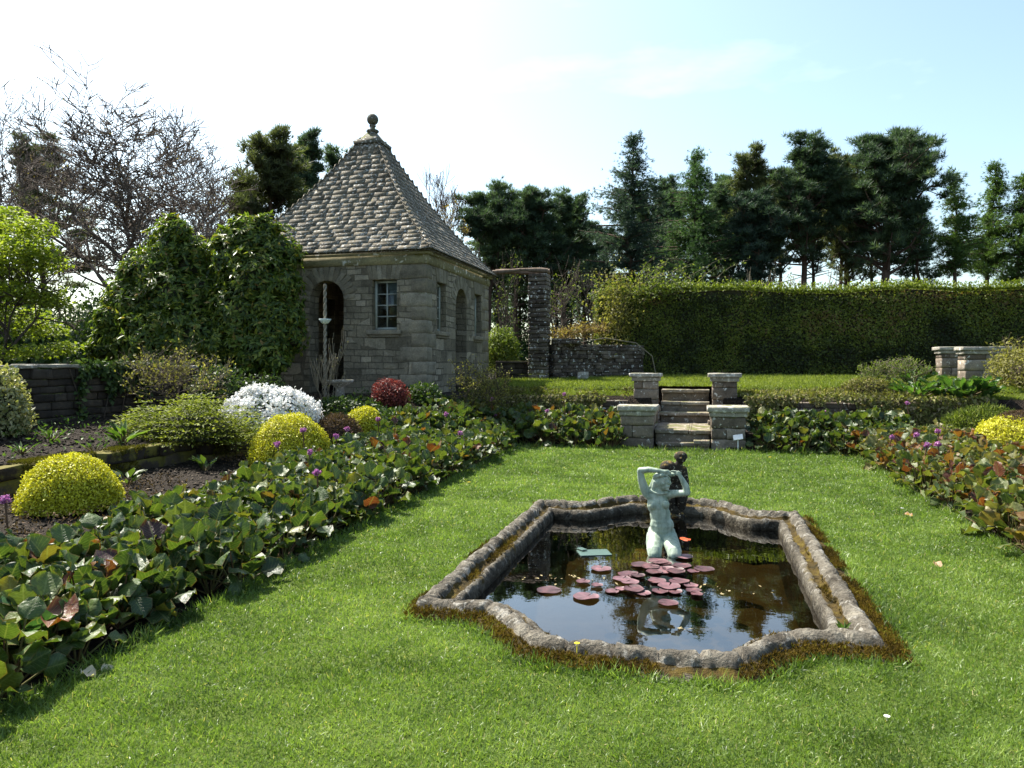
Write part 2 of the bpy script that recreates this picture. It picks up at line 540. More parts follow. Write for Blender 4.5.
M['wallstone'] = stone_mat('rubble_stone', [(.05, .038, .03), (.085, .067, .053), (.15, .122, .098)], .08, .12, 5, None, .5)
M['shadewall'] = stone_mat('shaded_wall_stone', [(.028, .022, .018), (.045, .036, .029), (.07, .057, .046)], 0, .25, 4, None, .5)  # stone colour darkened to carry the shade this wall stands in
M['darkbronze'] = stone_mat('mossy_lead', [(.028, .024, .018), (.04, .034, .026), (.06, .05, .036)], .12, .30, 14, None, .5, (.11, .085, .02), (.36, .33, .24), .006)
M['timber'] = bark_mat('old_timber', (.16, .12, .09))
M['bark'] = bark_mat('bark', (.075, .058, .045))
M['barebark'] = bark_mat('bare_bark', (.12, .095, .075))
M['pinebark'] = bark_mat('pine_bark', (.085, .058, .042))
M['pale_stem'] = bark_mat('pale_stem', (.18, .155, .11))
M['frame'] = plain_mat('window_paint', (.30, .32, .28), .6, .15, 20)
M['darkfloor'] = plain_mat('flagstones', (.10, .09, .075), .9, .4, 4)
M['white'] = plain_mat('white_plastic', (.75, .75, .72), .5, .08, 30)
M['rope'] = plain_mat('twisted_pole', (.19, .17, .13), .7, .3, 30)
M['dish'] = plain_mat('dish', (.50, .58, .56), .6, .2, 20)
M['silt'] = ramp_mat('pond_silt', [(0, (.035, .026, .012)), (.5, (.06, .048, .022)), (1, (.09, .075, .035))], .9, 5)
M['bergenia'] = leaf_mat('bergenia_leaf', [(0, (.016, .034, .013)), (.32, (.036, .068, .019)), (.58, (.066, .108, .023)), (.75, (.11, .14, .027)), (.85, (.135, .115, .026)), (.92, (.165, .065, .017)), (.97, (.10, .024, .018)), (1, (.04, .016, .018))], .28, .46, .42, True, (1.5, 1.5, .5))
M['bergenia_sun'] = leaf_mat('bergenia_leaf_bronzed_sunlit', [(0, (.022, .042, .015)), (.3, (.05, .085, .02)), (.52, (.10, .13, .03)), (.66, (.17, .165, .06)), (.78, (.17, .085, .024)), (.9, (.14, .042, .02)), (1, (.07, .02, .018))], .34, .46, .42, True, (1.45, 1.4, .5))  # copy of the bergenia leaf with more bronze, lightened as if in sun
M['petiole'] = ramp_mat('petiole', [(0, (.10, .05, .03)), (1, (.12, .12, .04))], .6)
M['bigleaf'] = leaf_mat('ribbed_leaf', [(0, (.03, .075, .03)), (1, (.06, .13, .05))], .3, .4, .5, True)
M['pink'] = leaf_mat('pink_petal', [(0, (.26, .07, .22)), (.5, (.40, .15, .34)), (1, (.56, .32, .50))], .3, .6, .2, False, (1.1, .9, 1.1))
M['goldleaf'] = leaf_mat('golden_leaf', [(0, (.25, .24, .012)), (.45, (.47, .46, .022)), (.8, (.62, .60, .04)), (1, (.70, .69, .14))], .25, .5, .3, False, (1.15, 1.15, .4))
M['goldcore'] = plain_mat('golden_core', (.16, .14, .012), .9, .4, 20)
M['heather'] = leaf_mat('brown_heather', [(0, (.045, .03, .02)), (.6, (.10, .066, .04)), (1, (.17, .11, .075))], .15, .8, .1)
M['browncore'] = plain_mat('brown_core', (.045, .03, .022), .9, .4, 20)
M['whitepetal'] = leaf_mat('white_petal', [(0, (.60, .62, .58)), (.5, (.78, .78, .76)), (1, (.86, .85, .84))], .25, .5, .2, False, (1, 1, 1))
M['greencore'] = plain_mat('shaded_inner_twigs', (.036, .038, .019), .9, .4, 12)  # inner twigs, coloured dark for the shade inside the crown
M['redleaf'] = leaf_mat('red_leaf', [(0, (.07, .016, .014)), (.6, (.17, .032, .03)), (1, (.27, .09, .06))], .3, .5, .3, False, (1.3, .9, .8))
M['redcore'] = plain_mat('red_core', (.05, .012, .01), .9, .4, 12)
M['juniper'] = leaf_mat('spreading_green', [(0, (.045, .06, .012)), (.5, (.12, .15, .022)), (1, (.26, .28, .06))], .35, .6, .15)
M['rhodo'] = leaf_mat('glossy_evergreen', [(0, (.034, .062, .014)), (.4, (.072, .118, .020)), (.75, (.135, .18, .028)), (.93, (.24, .27, .042)), (1, (.23, .15, .045))], .38, .42, .3)
M['maple'] = leaf_mat('spring_maple', [(0, (.10, .14, .016)), (.5, (.18, .23, .028)), (1, (.28, .32, .055))], .42, .55, .25)
M['bud'] = leaf_mat('budding_leaf', [(0, (.10, .09, .03)), (.5, (.17, .16, .05)), (1, (.28, .26, .10))], .4, .6, .2)
M['budrust'] = leaf_mat('rusty_bud', [(0, (.13, .085, .04)), (.6, (.20, .14, .055)), (1, (.30, .25, .10))], .3, .7, .15)
M['varleaf'] = leaf_mat('cream_variegated', [(0, (.09, .11, .04)), (.5, (.26, .26, .12)), (1, (.46, .42, .24))], .3, .5, .3)
M['herb'] = leaf_mat('fresh_herb', [(0, (.04, .08, .015)), (.5, (.075, .14, .025)), (1, (.14, .21, .05))], .3, .5, .3)
M['heathgreen'] = leaf_mat('heath_green', [(0, (.06, .09, .016)), (.6, (.12, .16, .03)), (1, (.20, .22, .06))], .35, .6, .2)
M['drybed'] = leaf_mat('mixed_bedding', [(0, (.06, .05, .025)), (.4, (.12, .12, .03)), (.75, (.19, .20, .05)), (1, (.32, .25, .15))], .3, .6, .2)
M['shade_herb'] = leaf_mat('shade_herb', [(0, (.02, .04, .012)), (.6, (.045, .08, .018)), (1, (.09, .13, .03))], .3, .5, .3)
M['hosta'] = leaf_mat('broad_green', [(0, (.03, .08, .018)), (.5, (.05, .12, .025)), (1, (.09, .18, .04))], .3, .42, .4, True)
M['hedge'] = leaf_mat('hedge_leaf', [(0, (.024, .034, .010)), (.3, (.058, .078, .014)), (.65, (.118, .148, .022)), (.9, (.19, .22, .034)), (1, (.16, .11, .04))], .34, .5, .3)
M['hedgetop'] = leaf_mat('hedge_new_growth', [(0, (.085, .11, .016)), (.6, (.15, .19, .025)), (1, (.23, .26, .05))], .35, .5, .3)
M['hedgecore'] = plain_mat('hedge_shaded_twigs', (.032, .029, .016), .95, .5, 6)  # twigs inside the hedge, inner shade darkened into their colour
M['pine'] = leaf_mat('pine_needles', [(0, (.030, .052, .034)), (.5, (.060, .096, .052)), (.9, (.10, .145, .066)), (1, (.14, .17, .07))], .34, .6, .25, False, (1.2, 1.35, .7))
M['pine_olive'] = leaf_mat('olive_pine_needles', [(0, (.050, .060, .028)), (.5, (.095, .108, .044)), (.9, (.14, .155, .06)), (1, (.18, .18, .07))], .34, .6, .25, False, (1.2, 1.35, .7))
M['spruce'] = leaf_mat('spruce_needles', [(0, (.026, .046, .034)), (.6, (.054, .088, .058)), (1, (.09, .13, .076))], .32, .6, .25, False, (1.2, 1.35, .8))
M['fir'] = leaf_mat('fir_needles', [(0, (.030, .062, .028)), (.6, (.065, .12, .044)), (1, (.11, .17, .06))], .34, .6, .25, False, (1.2, 1.35, .7))
M['larch'] = leaf_mat('larch_needles', [(0, (.05, .09, .028)), (.6, (.085, .145, .042)), (1, (.14, .20, .06))], .4, .6, .2)
M['lily'] = leaf_mat('lily_pad', [(0, (.05, .02, .02)), (.5, (.105, .042, .048)), (.85, (.17, .085, .095)), (1, (.12, .09, .045))], .05, .46, .5, False, (1, .7, .7), 16)
M['orangeleaf'] = plain_mat('orange_leaf', (.40, .07, .02), .4, .3, 20)
M['drift'] = ramp_mat('floating_debris', [(0, (.17, .13, .06)), (1, (.36, .30, .16))], .8)
M['plate'] = plain_mat('pale_plate', (.075, .12, .10), .3, .12, 12)
M['moss'] = leaf_mat('moss', [(0, (.03, .022, .006)), (.4, (.075, .048, .008)), (.75, (.13, .088, .012)), (1, (.15, .14, .018))], .2, .9, .1)
M['edgemoss'] = leaf_mat('edging_moss', [(0, (.03, .03, .008)), (.4, (.075, .07, .010)), (.75, (.13, .12, .014)), (1, (.17, .13, .02))], .2, .9, .1)
M['fallen'] = leaf_mat('fallen_leaf', [(0, (.38, .20, .12)), (.5, (.52, .36, .24)), (1, (.62, .56, .44))], .3, .6, .2)
M['yellowflower'] = plain_mat('yellow_flower', (.75, .60, .02), .6, .1, 20)

# ------------------------------------------------------------------ terrain
BX0, BX1, BY0, BY1 = -10.65, -5.83, 15.05, 19.87      # summerhouse footprint
PX, PY0, PY1, PXH = -.36, 4.24, 8.02, 1.44           # pond
LAWN_BACK = 13.95

def lawn_left(y):
    return -2.98 - .035 * y

def height(x, y):
    x, y = np.asarray(x, float), np.asarray(y, float)
    h = .22 * np.clip((-3.2 - x) / 4.0, 0, 1)
    up = .50 + .26 * np.clip((-7.2 - x) / 2.2, 0, 1)
    h = h + (up - h) * sstep(-7.22, -7.34, x) * sstep(13.6, 12.2, y)
    h = np.maximum(h, .95 * sstep(-9.72, -9.9, x) * (1 - sstep(11.8, 13.4, y)))
    hb = .98 * sstep(10.4, 14.3, y) * sstep(-3.5, -5.5, x)
    h = np.maximum(h, hb)
    hr = .20 * np.clip((x - 2.6) / 1.2, 0, 1) + .5 * sstep(3.8, 7.0, x)
    h = np.maximum(h, hr)
    back = .30 * sstep(LAWN_BACK + .02, 14.9, y)
    h = np.maximum(h, np.where(x < -3.3, back * sstep(-9, -3.3, x), back))
    terr = .90 + .06 * sstep(16.4, 17.2, y) + .14 * sstep(17.15, 17.4, y) + .16 * sstep(17.4, 22.5, y)
    k = sstep(16.30, 16.42, y)
    h = np.where(y > 16.25, np.maximum(h, h + (terr - h) * k), h)
    return h

def hz(x, y):
    return float(height(np.array([x]), np.array([y]))[0])

# pond outline (outer edge of the kerb) and its inner offsets, counter-clockwise, dense
def inset(_, d):
    # the outer plinth is wide along the front and right, hardly there on the left and back
    thin = min(d, .11) * .78
    hl, hr = PXH - d + thin, PXH - d
    y0, y1 = PY0 + d, PY1 - d + thin
    def g(t):
        a = np.abs(t)
        k = .52 * d
        lobe = sstep(1.04 - k, .52 - k, a)
        return .50 * lobe * (1 - .12 * np.minimum(a / .9, 1) ** 2)
    t = np.linspace(-hl, hr, 150)
    front = np.column_stack([PX + t, y0 - g(t)])
    back = np.column_stack([PX + t[::-1], y1 + 1.05 * g(t[::-1])])
    ys = np.linspace(y0, y1, 190)[1:-1]
    right = np.column_stack([np.full(len(ys), PX + hr), ys])
    left = np.column_stack([np.full(len(ys), PX - hl), ys[::-1]])
    return np.concatenate([front, right, back, left])

OUT = inset(None, 0.0)

def in_poly(x, y, P):
    x, y = np.asarray(x), np.asarray(y)
    res = np.zeros(x.shape, bool)
    a, b = P, np.roll(P, -1, 0)
    for (x0, y0), (x1, y1) in zip(a, b):
        if y0 == y1:
            continue
        c = ((y0 > y) != (y1 > y)) & (x < (x1 - x0) * (y - y0) / (y1 - y0) + x0)
        res ^= c
    return res

def in_lawn(x, y, m=0.0):
    r = (x > lawn_left(y) + m + .05 * np.sin(y * 2.3)) & (x < 2.55 - m + .05 * np.sin(y * 1.7 + 1)) & (y < LAWN_BACK - m)
    cx, cy, rr = 1.95, 13.35, .6
    r &= ~((x > cx) & (y > cy) & ((x - cx) ** 2 + (y - cy) ** 2 > rr * rr))
    return r

def grid_mesh(name, xs, ys, zoff, mat, keep=None, zfun=height, jig=0.0):
    X, Y = np.meshgrid(xs, ys)
    Z = zfun(X.ravel(), Y.ravel()).reshape(X.shape) + zoff
    V = np.stack([X, Y, Z], -1).reshape(-1, 3)
    if jig:
        V[:, 2] += (fbm(V, 2.5, 3) - .5) * jig
    nx, ny = len(xs), len(ys)
    j, i = np.meshgrid(np.arange(ny - 1), np.arange(nx - 1), indexing='ij')
    a = (j * nx + i).ravel()
    F = np.stack([a, a + 1, a + nx + 1, a + nx], 1)
    if keep is not None:
        c = V[F].mean(1)
        F = F[keep(c[:, 0], c[:, 1])]
    used = np.unique(F)
    rem = -np.ones(len(V), int)
    rem[used] = np.arange(len(used))
    mb = MB()
    mb.add(V[used], [rem[F]])
    return mb.build(name, mat, smooth=True)

POND_IN = inset(OUT, .22)
def ground_z(x, y):
    h = height(x, y)
    h = np.where((np.abs(x - PX) < .70) & (y > 14.1) & (y < 17.66), -.1, h)
    return np.where(in_poly(x, y, POND_IN), -.75, h)

gx = np.concatenate([[-600, -250, -120, -70, -45, -30, -22, -17, -14], np.arange(-12, 9.01, .14), [10, 12, 15, 20, 28, 45, 80, 160, 300, 600]])
gy = np.concatenate([[-300, -80, -30, -12, -5], np.arange(-2, 23.01, .14), [24, 26, 30, 36, 45, 60, 90, 150, 300, 700]])
tag(grid_mesh('ground', gx, gy, 0, M['soil'], None, ground_z, .05), kind='structure')
lx = np.arange(-3.8, 2.8, .09)
ly = np.arange(-4, 14.2, .09)
tag(grid_mesh('lawn', lx, ly, .028, M['turf'], lambda x, y: in_lawn(x, y) & ~in_poly(x, y, inset(OUT, .10))), kind='structure')
tx = np.concatenate([np.arange(-5.6, 9, .2), [10, 13, 18, 30]])
ty = np.arange(17.28, 30, .2)
tag(grid_mesh('terrace_lawn', tx, ty, .03, M['turf'], lambda x, y: ~((np.abs(x - PX) < .8) & (y < 17.6))), kind='structure')
tag(grid_mesh('field', np.linspace(-400, 400, 30), np.linspace(31, 600, 20), -.4, M['turf'], None, lambda x, y: np.full(x.shape, 1.2)), kind='structure')

# ------------------------------------------------------------------ lawn grass
def grass(name, n0, sampler, mat, base_len, base_w, dref):
    mb = MB()
    x, y = sampler(n0)
    D = depth(x, y)
    keep = (D > 2.3) & (rng.random(len(x)) < np.clip((dref / np.maximum(D, .1)) ** 1.45, 0, 1))
    lat = (x * CA + y * SA) / np.maximum(D, .1)
    keep &= np.abs(lat) < .80
    x, y, D = x[keep], y[keep], D[keep]
    z = height(x, y) + .024
    P = np.stack([x, y, z], 1)
    n = len(P)
    lumps = fbm(P, 1.4, 3)
    fine = fbm(P + 40, 7, 2)
    sc = (np.maximum(D, dref) / dref) ** .62
    L = base_len * (.5 + .8 * rng.random(n)) * (.45 + 1.1 * fine) * (.75 + .25 * sc)
    W = base_w * (.7 + .6 * rng.random(n)) * sc
    up = unit(np.stack([rng.normal(size=n) * .62, rng.normal(size=n) * .62, np.full(n, .8)], 1))
    X, Y, Z = frames(np.cross(up, rdirs(n)), up)
    mid = fbm(P + 80, 4.2, 2)
    t = np.clip(.42 + .75 * (lumps - .5) + .75 * (mid - .5) + .55 * (fine - .5) + rng.normal(size=n) * .19, 0, .93)
    t = np.where(rng.random(n) < .022, 1.0, t)
    mb.stamp(BLADE, P, X * col(W), Y * col(L), Z * col(L), t)
    return tag(mb.build(name, mat), kind='stuff')

EDGE_IN = inset(OUT, .04)
def lawn_sampler(n):
    D = 2.4 + 12.4 * rng.random(n) ** 1.0
    lat = (rng.random(n) * 2 - 1) * .78
    X = lat * D
    x, y = X * CA - D * SA, D * CA + X * SA
    keep = rng.random(n) < np.clip(D / 14.8, 0, 1)
    x, y = x[keep], y[keep]
    k = in_lawn(x, y, -.03) & ~in_poly(x, y, EDGE_IN)
    return x[k], y[k]

tag(grass('lawn_grass', 5200000, lawn_sampler, M['grass'], .029, .0042, 3.2), 'short mown grass covering the lawn around the pond', 'grass')

def terrace_sampler(n):
    x = -5.6 + 15 * rng.random(n)
    y = 16.55 + 6.6 * rng.random(n)
    k = ~((np.abs(x - PX) < .78) & (y < 17.6))
    return x[k], y[k]

tag(grass('terrace_grass', 260000, terrace_sampler, M['terrace_grass'], .075, .011, 14), 'brighter grass on the raised terrace before the hedge', 'grass')

def edge_sampler(n):
    s = rng.random(n)
    side = rng.integers(0, 3, n)
    y = np.where(side < 2, 1.5 + 12.4 * s, LAWN_BACK)
    x = np.where(side == 0, lawn_left(y), np.where(side == 1, 2.55, -3.4 + 5.8 * s))
    return x + rng.normal(size=n) * .035, y + rng.normal(size=n) * .035

tag(grass('grass_fringe', 26000, edge_sampler, M['grass'], .075, .006, 5), 'longer uncut grass fringe along the edges of the lawn', 'grass')

def kerbside_sampler(n):
    i = rng.integers(0, len(OUT), n)
    P = inset(OUT, -.02)[i] + rng.normal(size=(n, 2)) * .022
    return P[:, 0], P[:, 1]
tag(grass('kerb_grass', 9000, kerbside_sampler, M['grass'], .060, .0055, 5), 'tufts of taller grass against the pond kerb', 'grass')

# ------------------------------------------------------------------ pond
pond = thing('garden_pond', (PX, 6.15, 0), 'shaped stone edged lily pond sunk in the lawn with mossy rounded kerb', 'pond')
PROF = np.array([  # inward offset, height, readiness for moss
    (-.02, -.06, .5), (0, .030, .45), (.05, .055, .9), (.10, .070, 1.0), (.110, .080, .6), (.118, .105, .15), (.133, .128, .05), (.155, .140, .12), (.180, .141, .12), (.205, .128, .16),
    (.222, .10, .25), (.230, .075, .7), (.245, .052, .95), (.268, .048, .9), (.282, .050, .5), (.292, .062, .3), (.312, .060, .25), (.328, .040, .2), (.338, .0, .15), (.345, -.10, .3), (.355, -.50, .3)])
kb = MB()
rows = []
s_len = np.concatenate([[0], np.cumsum(np.linalg.norm(np.diff(OUT, axis=0), axis=1))])
joint = np.abs(((s_len / .26 + .15 * np.sin(s_len * 3)) % 1.0) - .5) > .46
for (d, z, t) in PROF:
    p = inset(OUT, d)
    # the inset of the shoulder corners stays rectangular
    zz = np.full(len(p), z * (.86 if z > .02 else 1))
    if .115 < d < .225:
        zz = zz - joint * .032
    rows.append(np.column_stack([p, zz]))
KV = np.concatenate(rows)
m = len(OUT)
dn = np.stack([fbm(KV + 9.1 * k, 6, 3) for k in range(3)], 1) - .5
dn2 = np.stack([vnoise(KV + 5.1 * k, 22) for k in range(3)], 1) - .5
amp = np.repeat(np.where(PROF[:, 1] < -.04, 0, 1.0), m)[:, None]
KV = KV + amp * (dn * .026 + dn2 * .024)
# the front moss apron is broader and higher
F = [(r * m + i, r * m + (i + 1) % m, (r + 1) * m + (i + 1) % m, (r + 1) * m + i) for r in range(len(PROF) - 1) for i in range(m)]
kb.add(KV, [F], np.repeat(PROF[:, 2], m))
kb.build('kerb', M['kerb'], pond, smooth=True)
# basin floor
bo = grid_mesh('basin', np.arange(PX - 1.3, PX + 1.3, .06), np.arange(3.7, 8.7, .06), 0, M['silt'], lambda x, y: in_poly(x, y, inset(OUT, .33)), lambda x, y: np.full(x.shape, -.40), .16)
bo.parent = pond
bo.matrix_parent_inverse = pond.matrix_world.inverted()
# moss cushions along the plinth and in the groove
ms = MB()
n = 15000
i = rng.integers(0, m, n)
off = np.where(rng.random(n) < .78, .005 + .105 * rng.random(n), .24 + .04 * rng.random(n))
A, B = inset(OUT, 0), inset(OUT, .11)
A2, B2 = inset(OUT, .11), inset(OUT, .28)
low = off <= .11
A, B = np.where(low[:, None], A[i], A2[i]), np.where(low[:, None], B[i], B2[i])
f = np.where(low, off / .11, (off - .11) / .17)
p = A * (1 - f)[:, None] + B * f[:, None] + rng.normal(size=(n, 2)) * .02
patch = fbm(np.column_stack([p, np.zeros(n)]), 2.2, 3)
front = (p[:, 1] < 4.5) | (p[:, 0] > PX + 1.2)
k = patch + .14 * front + .05 * (p[:, 0] > PX + 1.2) > .575
p, off = p[k], off[k]
n = len(p)
z = np.interp(off, [0, .05, .10, .11, .24, .28], [.026, .047, .06, .067, .046, .043])
Pm = np.column_stack([p, z + .006 + .012 * rng.random(n)])
X, Y, Z = frames(np.column_stack([rng.normal(size=(n, 2)) * .7, np.ones(n)]))
s = .018 + .014 * rng.random(n)
ms.stamp(SPRAY, Pm, X * col(s), Y * col(s), Z * col(s), np.clip(.45 + .8 * (vnoise(Pm, 5) - .5) + rng.normal(size=n) * .2, 0, 1))
ms.build('moss', M['moss'], pond)
# a little weed in the kerb corner
wd = MB()
for (wx, wy) in ((.79, 4.56),):
    nn = 7
    P = np.tile([[wx, wy, .08]], (nn, 1))
    d = np.column_stack([rng.normal(size=(nn, 2)) * .6, np.full(nn, .8)])
    X, Y, Z = frames(rdirs(nn), d)
    wd.stamp(LEAF, P, X * .02, Y * .07, Z * .03)
wd.build('weed', M['herb'], pond)

WZ = -.05
tag(grid_mesh('water', np.arange(PX - 1.3, PX + 1.3, .03), np.arange(3.7, 8.7, .03), WZ, M['water'], lambda x, y: in_poly(x, y, inset(OUT, .335)), lambda x, y: np.zeros(x.shape)), kind='structure')

# lily pads -----------------------------------------------------------
def pad_mesh(r, seed):
    rs = np.random.default_rng(seed)
    mb = MB()
    n = 26
    a = np.linspace(.09, 2 * math.pi - .09, n)
    V = [(0, 0, .004)]
    for q in (.5, .85, 1.0):
        for k in range(n):
            rr = r * q * (1 + .02 * math.sin(3 * a[k] + seed) * q)
            V.append((rr * math.cos(a[k]), rr * math.sin(a[k]), .004 + (.004 * (q > .95) + .0025 * math.sin(4 * a[k] + seed)) * q * q))
    F3 = [(0, 1 + k, 2 + k) for k in range(n - 1)]
    F4 = [(1 + q * n + k, 1 + (q + 1) * n + k, 2 + (q + 1) * n + k, 2 + q * n + k) for q in range(2) for k in range(n - 1)]
    V = np.array(V)
    if seed % 4 == 0:
        w_ = np.clip((V[:, 0] * math.cos(seed) + V[:, 1] * math.sin(seed)) / r - .35, 0, 1)
        V[:, 2] += w_ ** 1.5 * r * .22
    under = V.copy()
    under[:, 2] -= .004
    t = .12 + .75 * rs.random()
    mb.add(V, [F3, F4], t)
    mb.add(under, [np.array(F3)[:, ::-1], np.array(F4)[:, ::-1]], 0.0)
    return mb

PADS = [(549, 591, 12, 'lone'), (586, 598, 13, 'lone2'), (601, 570, 10, 'lone3'), (583, 583, 7, 'mid'), (597, 587, 6, 'mid')]
PADS += [(x, y, s, 'front') for x, y, s in ((628, 575, 10), (622, 580, 9), (630, 583, 9), (638, 577, 7), (634, 591, 10), (643, 594, 8), (621, 590, 6), (657, 582, 9), (679, 583, 10), (669, 588, 11), (660, 592, 8), (668, 604, 10), (694, 592, 8), (691, 587, 7), (697, 596, 6), (612, 592, 7), (675, 593, 7))]
PADS += [(x, y, s, 'knee') for x, y, s in ((641, 566, 10), (650, 568, 9), (658, 563, 10), (663, 571, 12), (672, 569, 10), (682, 567, 9), (684, 558, 9), (676, 573, 9), (693, 572, 6), (704, 570, 10), (654, 573, 8), (664, 565, 8))]
PLAB = {'lone': 'pinkish round lily pad floating alone, outermost of the pond pads', 'lone2': 'large dark pink lily pad floating near the front of the water',
        'lone3': 'crumpled red lily pad beside the pale floating plate', 'mid': 'small dull pink lily pad between the lone pads and the raft',
        'front': 'dark pink lily pad in the loose raft over the statue reflection', 'knee': 'deep red lily pad crowded against the knees of the green statue'}
for q, (px, py, s, kx) in enumerate(PADS):
    D = (CAM_H - WZ) * FPX / (py - HORIZON)
    x, y = at(px, D)
    o = pad_mesh(s * D / FPX * 1.02, q + 3).build('lily_pad', M['lily'], smooth=True)
    o.location = (x, y, WZ + .003 + .0022 * (q % 5))
    o.rotation_euler.z = rng.random() * 6.28
    tag(o, PLAB[kx], 'lily pad', 'lily pads floating in the pond')

def floaty(name, px, py, mb_fun, mat, label, cat, rot=0, group=None):
    D = (CAM_H - WZ) * FPX / (py - HORIZON)
    x, y = at(px, D)
    mb = MB()
    mb_fun(mb)
    o = mb.build(name, mat)
    o.location = (x, y, WZ + .006)
    o.rotation_euler.z = rot
    return tag(o, label, cat, group)

def plate_shape(mb):
    box(mb, (0, 0, -.002), (.28, .20, .006), .5, BLOCK, .12)
    box(mb, (-.10, .07, .012), (.055, .09, .008), .5, BLOCK, .5)
floaty('floating_plate', 594, 553, plate_shape, M['plate'], 'pale green flat plate floating at the water surface behind the lily pads', 'plate', .25)
def leaf_shape(mb):
    nn = 1
    P = np.zeros((nn, 3))
    X, Y, Z = frames(np.tile([[0, 0, 1.]], (nn, 1)))
    mb.stamp(RLEAF2, P, X * .10, Y * .15, Z * .03)
floaty('floating_leaf', 688, 541, leaf_shape, M['orangeleaf'], 'orange red leaf floating behind the kneeling statue', 'leaf')
def debris_shape(mb, n=26, s=.16):
    P = np.column_stack([rng.normal(size=n) * s, rng.normal(size=n) * s * .4, np.zeros(n)])
    X, Y, Z = frames(np.tile([[0, 0, 1.]], (n, 1)), None, .2)
    q = .35 + .9 * rng.random(n)
    mb.stamp(LEAF, P, X * col(.016 * q), Y * col(.035 * q), Z * .01)
for (px, py, rot, lab) in ((720, 591, .3, 'drift of pale brown dead leaf bits right of the lily raft'), (560, 578, .1, 'drift of straw coloured bits on water behind the lone pads'), (681, 629, 0, 'small yellowish leaf scrap floating in the open front water')):
    if py > 620:
        floaty('floating_debris', px, py, lambda mb: debris_shape(mb, 5, .03), M['drift'], lab, 'debris', rot, 'leaf debris floating on the pond')
    else:
        floaty('floating_debris', px, py, debris_shape, M['drift'], lab, 'debris', rot, 'leaf debris floating on the pond')

# ------------------------------------------------------------------ sculpted figures
def sculpt(name, parts, mat, voxel, parent=None, smooth_it=4):
    """union of ellipsoids and tapered limbs fused into one continuous skin"""
    mb = MB()
    for p in parts:
        if p[0] == 'e':                       # ellipsoid: centre, radii, optional rotation (x, y, z)
            c, r = np.array(p[1], float), np.array(p[2], float)
            V = SPH[0] * r
            if len(p) > 3:
                from mathutils import Euler
                Mx = np.array(Euler(p[3]).to_matrix())
                V = V @ Mx.T
            mb.add(V + c, SPH[1])
        else:                                 # limb: list of joints (x, y, z, r)
            J = np.array(p[1], float)
            for a, b in zip(J[:-1], J[1:]):
                k = max(2, int(np.linalg.norm(b[:3] - a[:3]) / max(.35 * min(a[3], b[3]), .004)))
                for f in np.linspace(0, 1, k + 1):
                    q = a * (1 - f) + b * f
                    mb.add(SPH[0] * q[3] + q[:3], SPH[1])
    o = mb.build(name, mat)
    rm = o.modifiers.new('fuse', 'REMESH')
    rm.mode = 'VOXEL'
    rm.voxel_size = voxel
    sm = o.modifiers.new('soft', 'SMOOTH')
    sm.factor, sm.iterations = .5, smooth_it
    bpy.context.view_layer.update()
    dg = bpy.context.evaluated_depsgraph_get()
    me = bpy.data.meshes.new_from_object(o.evaluated_get(dg))
    o.modifiers.clear()
    old = o.data
    o.data = me
    bpy.data.meshes.remove(old)
    me.polygons.foreach_set('use_smooth', np.ones(len(me.polygons), bool))
    if not me.materials:
        me.materials.append(mat)
    if parent is not None:
        o.parent = parent
    return o

def hand(parts, wrist, palm_dir, across, size, curl):
    """palm, four unequal bent fingers and a side thumb"""
    w, d, a = np.array(wrist, float), unit(np.array(palm_dir, float)), unit(np.array(across, float))
    c = np.array(curl, float)
    pc = w + d * size * .30
    parts.append(('l', [(*w, size * .17), (*pc, size * .21)]))
    for k, fl in enumerate((.40, .46, .43, .33)):
        b = w + d * size * .45 + a * size * (.17 - .115 * k)
        m1 = b + (d * .8 + c * .35) * fl * size * .5
        m2 = m1 + (d * .35 + c * .85) * fl * size * .5
        parts.append(('l', [(*b, size * .072), (*m1, size * .066), (*m2, size * .054)]))
    b = w + d * size * .16 + a * size * .20
    parts.append(('l', [(*b, size * .08), (*(b + (a * .75 + d * .6) * size * .20), size * .072), (*(b + (a * .55 + d * 1.2 + c * .3) * size * .30), size * .058)]))

S = []
# pelvis, belly, ribs
S += [('e', (.005, .015, .175), (.120, .09, .09)), ('e', (.0, -.012, .255), (.108, .078, .10)), ('e', (-.014, -.004, .355), (.094, .068, .11)),
      ('e', (-.032, .0, .455), (.103, .073, .115), (0, R(-8), R(10))), ('e', (-.038, .01, .545), (.115, .06, .06), (0, R(-8), R(10))), ('e', (0, .09, .17), (.12, .075, .085))]
S += [('l', [(.0, .005, .16, .098), (-.003, .0, .25, .098), (-.012, .0, .34, .088), (-.026, .0, .43, .086)])]
S += [('e', (-.080, -.056, .458), (.040, .040, .044)), ('e', (.024, -.062, .474), (.040, .038, .045))]
# thighs towards the viewer, shins folded under
for sx, kx in ((-1, -.083), (1, .092)):
    S.append(('l', [(sx * .060, .01, .135, .078), (sx * .072, -.09, .095, .076), (kx * .96, -.19, .045, .067), (kx * .96, -.225, .012, .060)]))
    S.append(('l', [(kx * .96, -.215, -.005, .055), (sx * .075, -.08, -.03, .058), (sx * .06, .12, -.03, .038), (sx * .06, .18, -.03, .03)]))
    S.append(('l', [(sx * .06, .15, -.03, .032), (sx * .06, .24, -.05, .022)]))
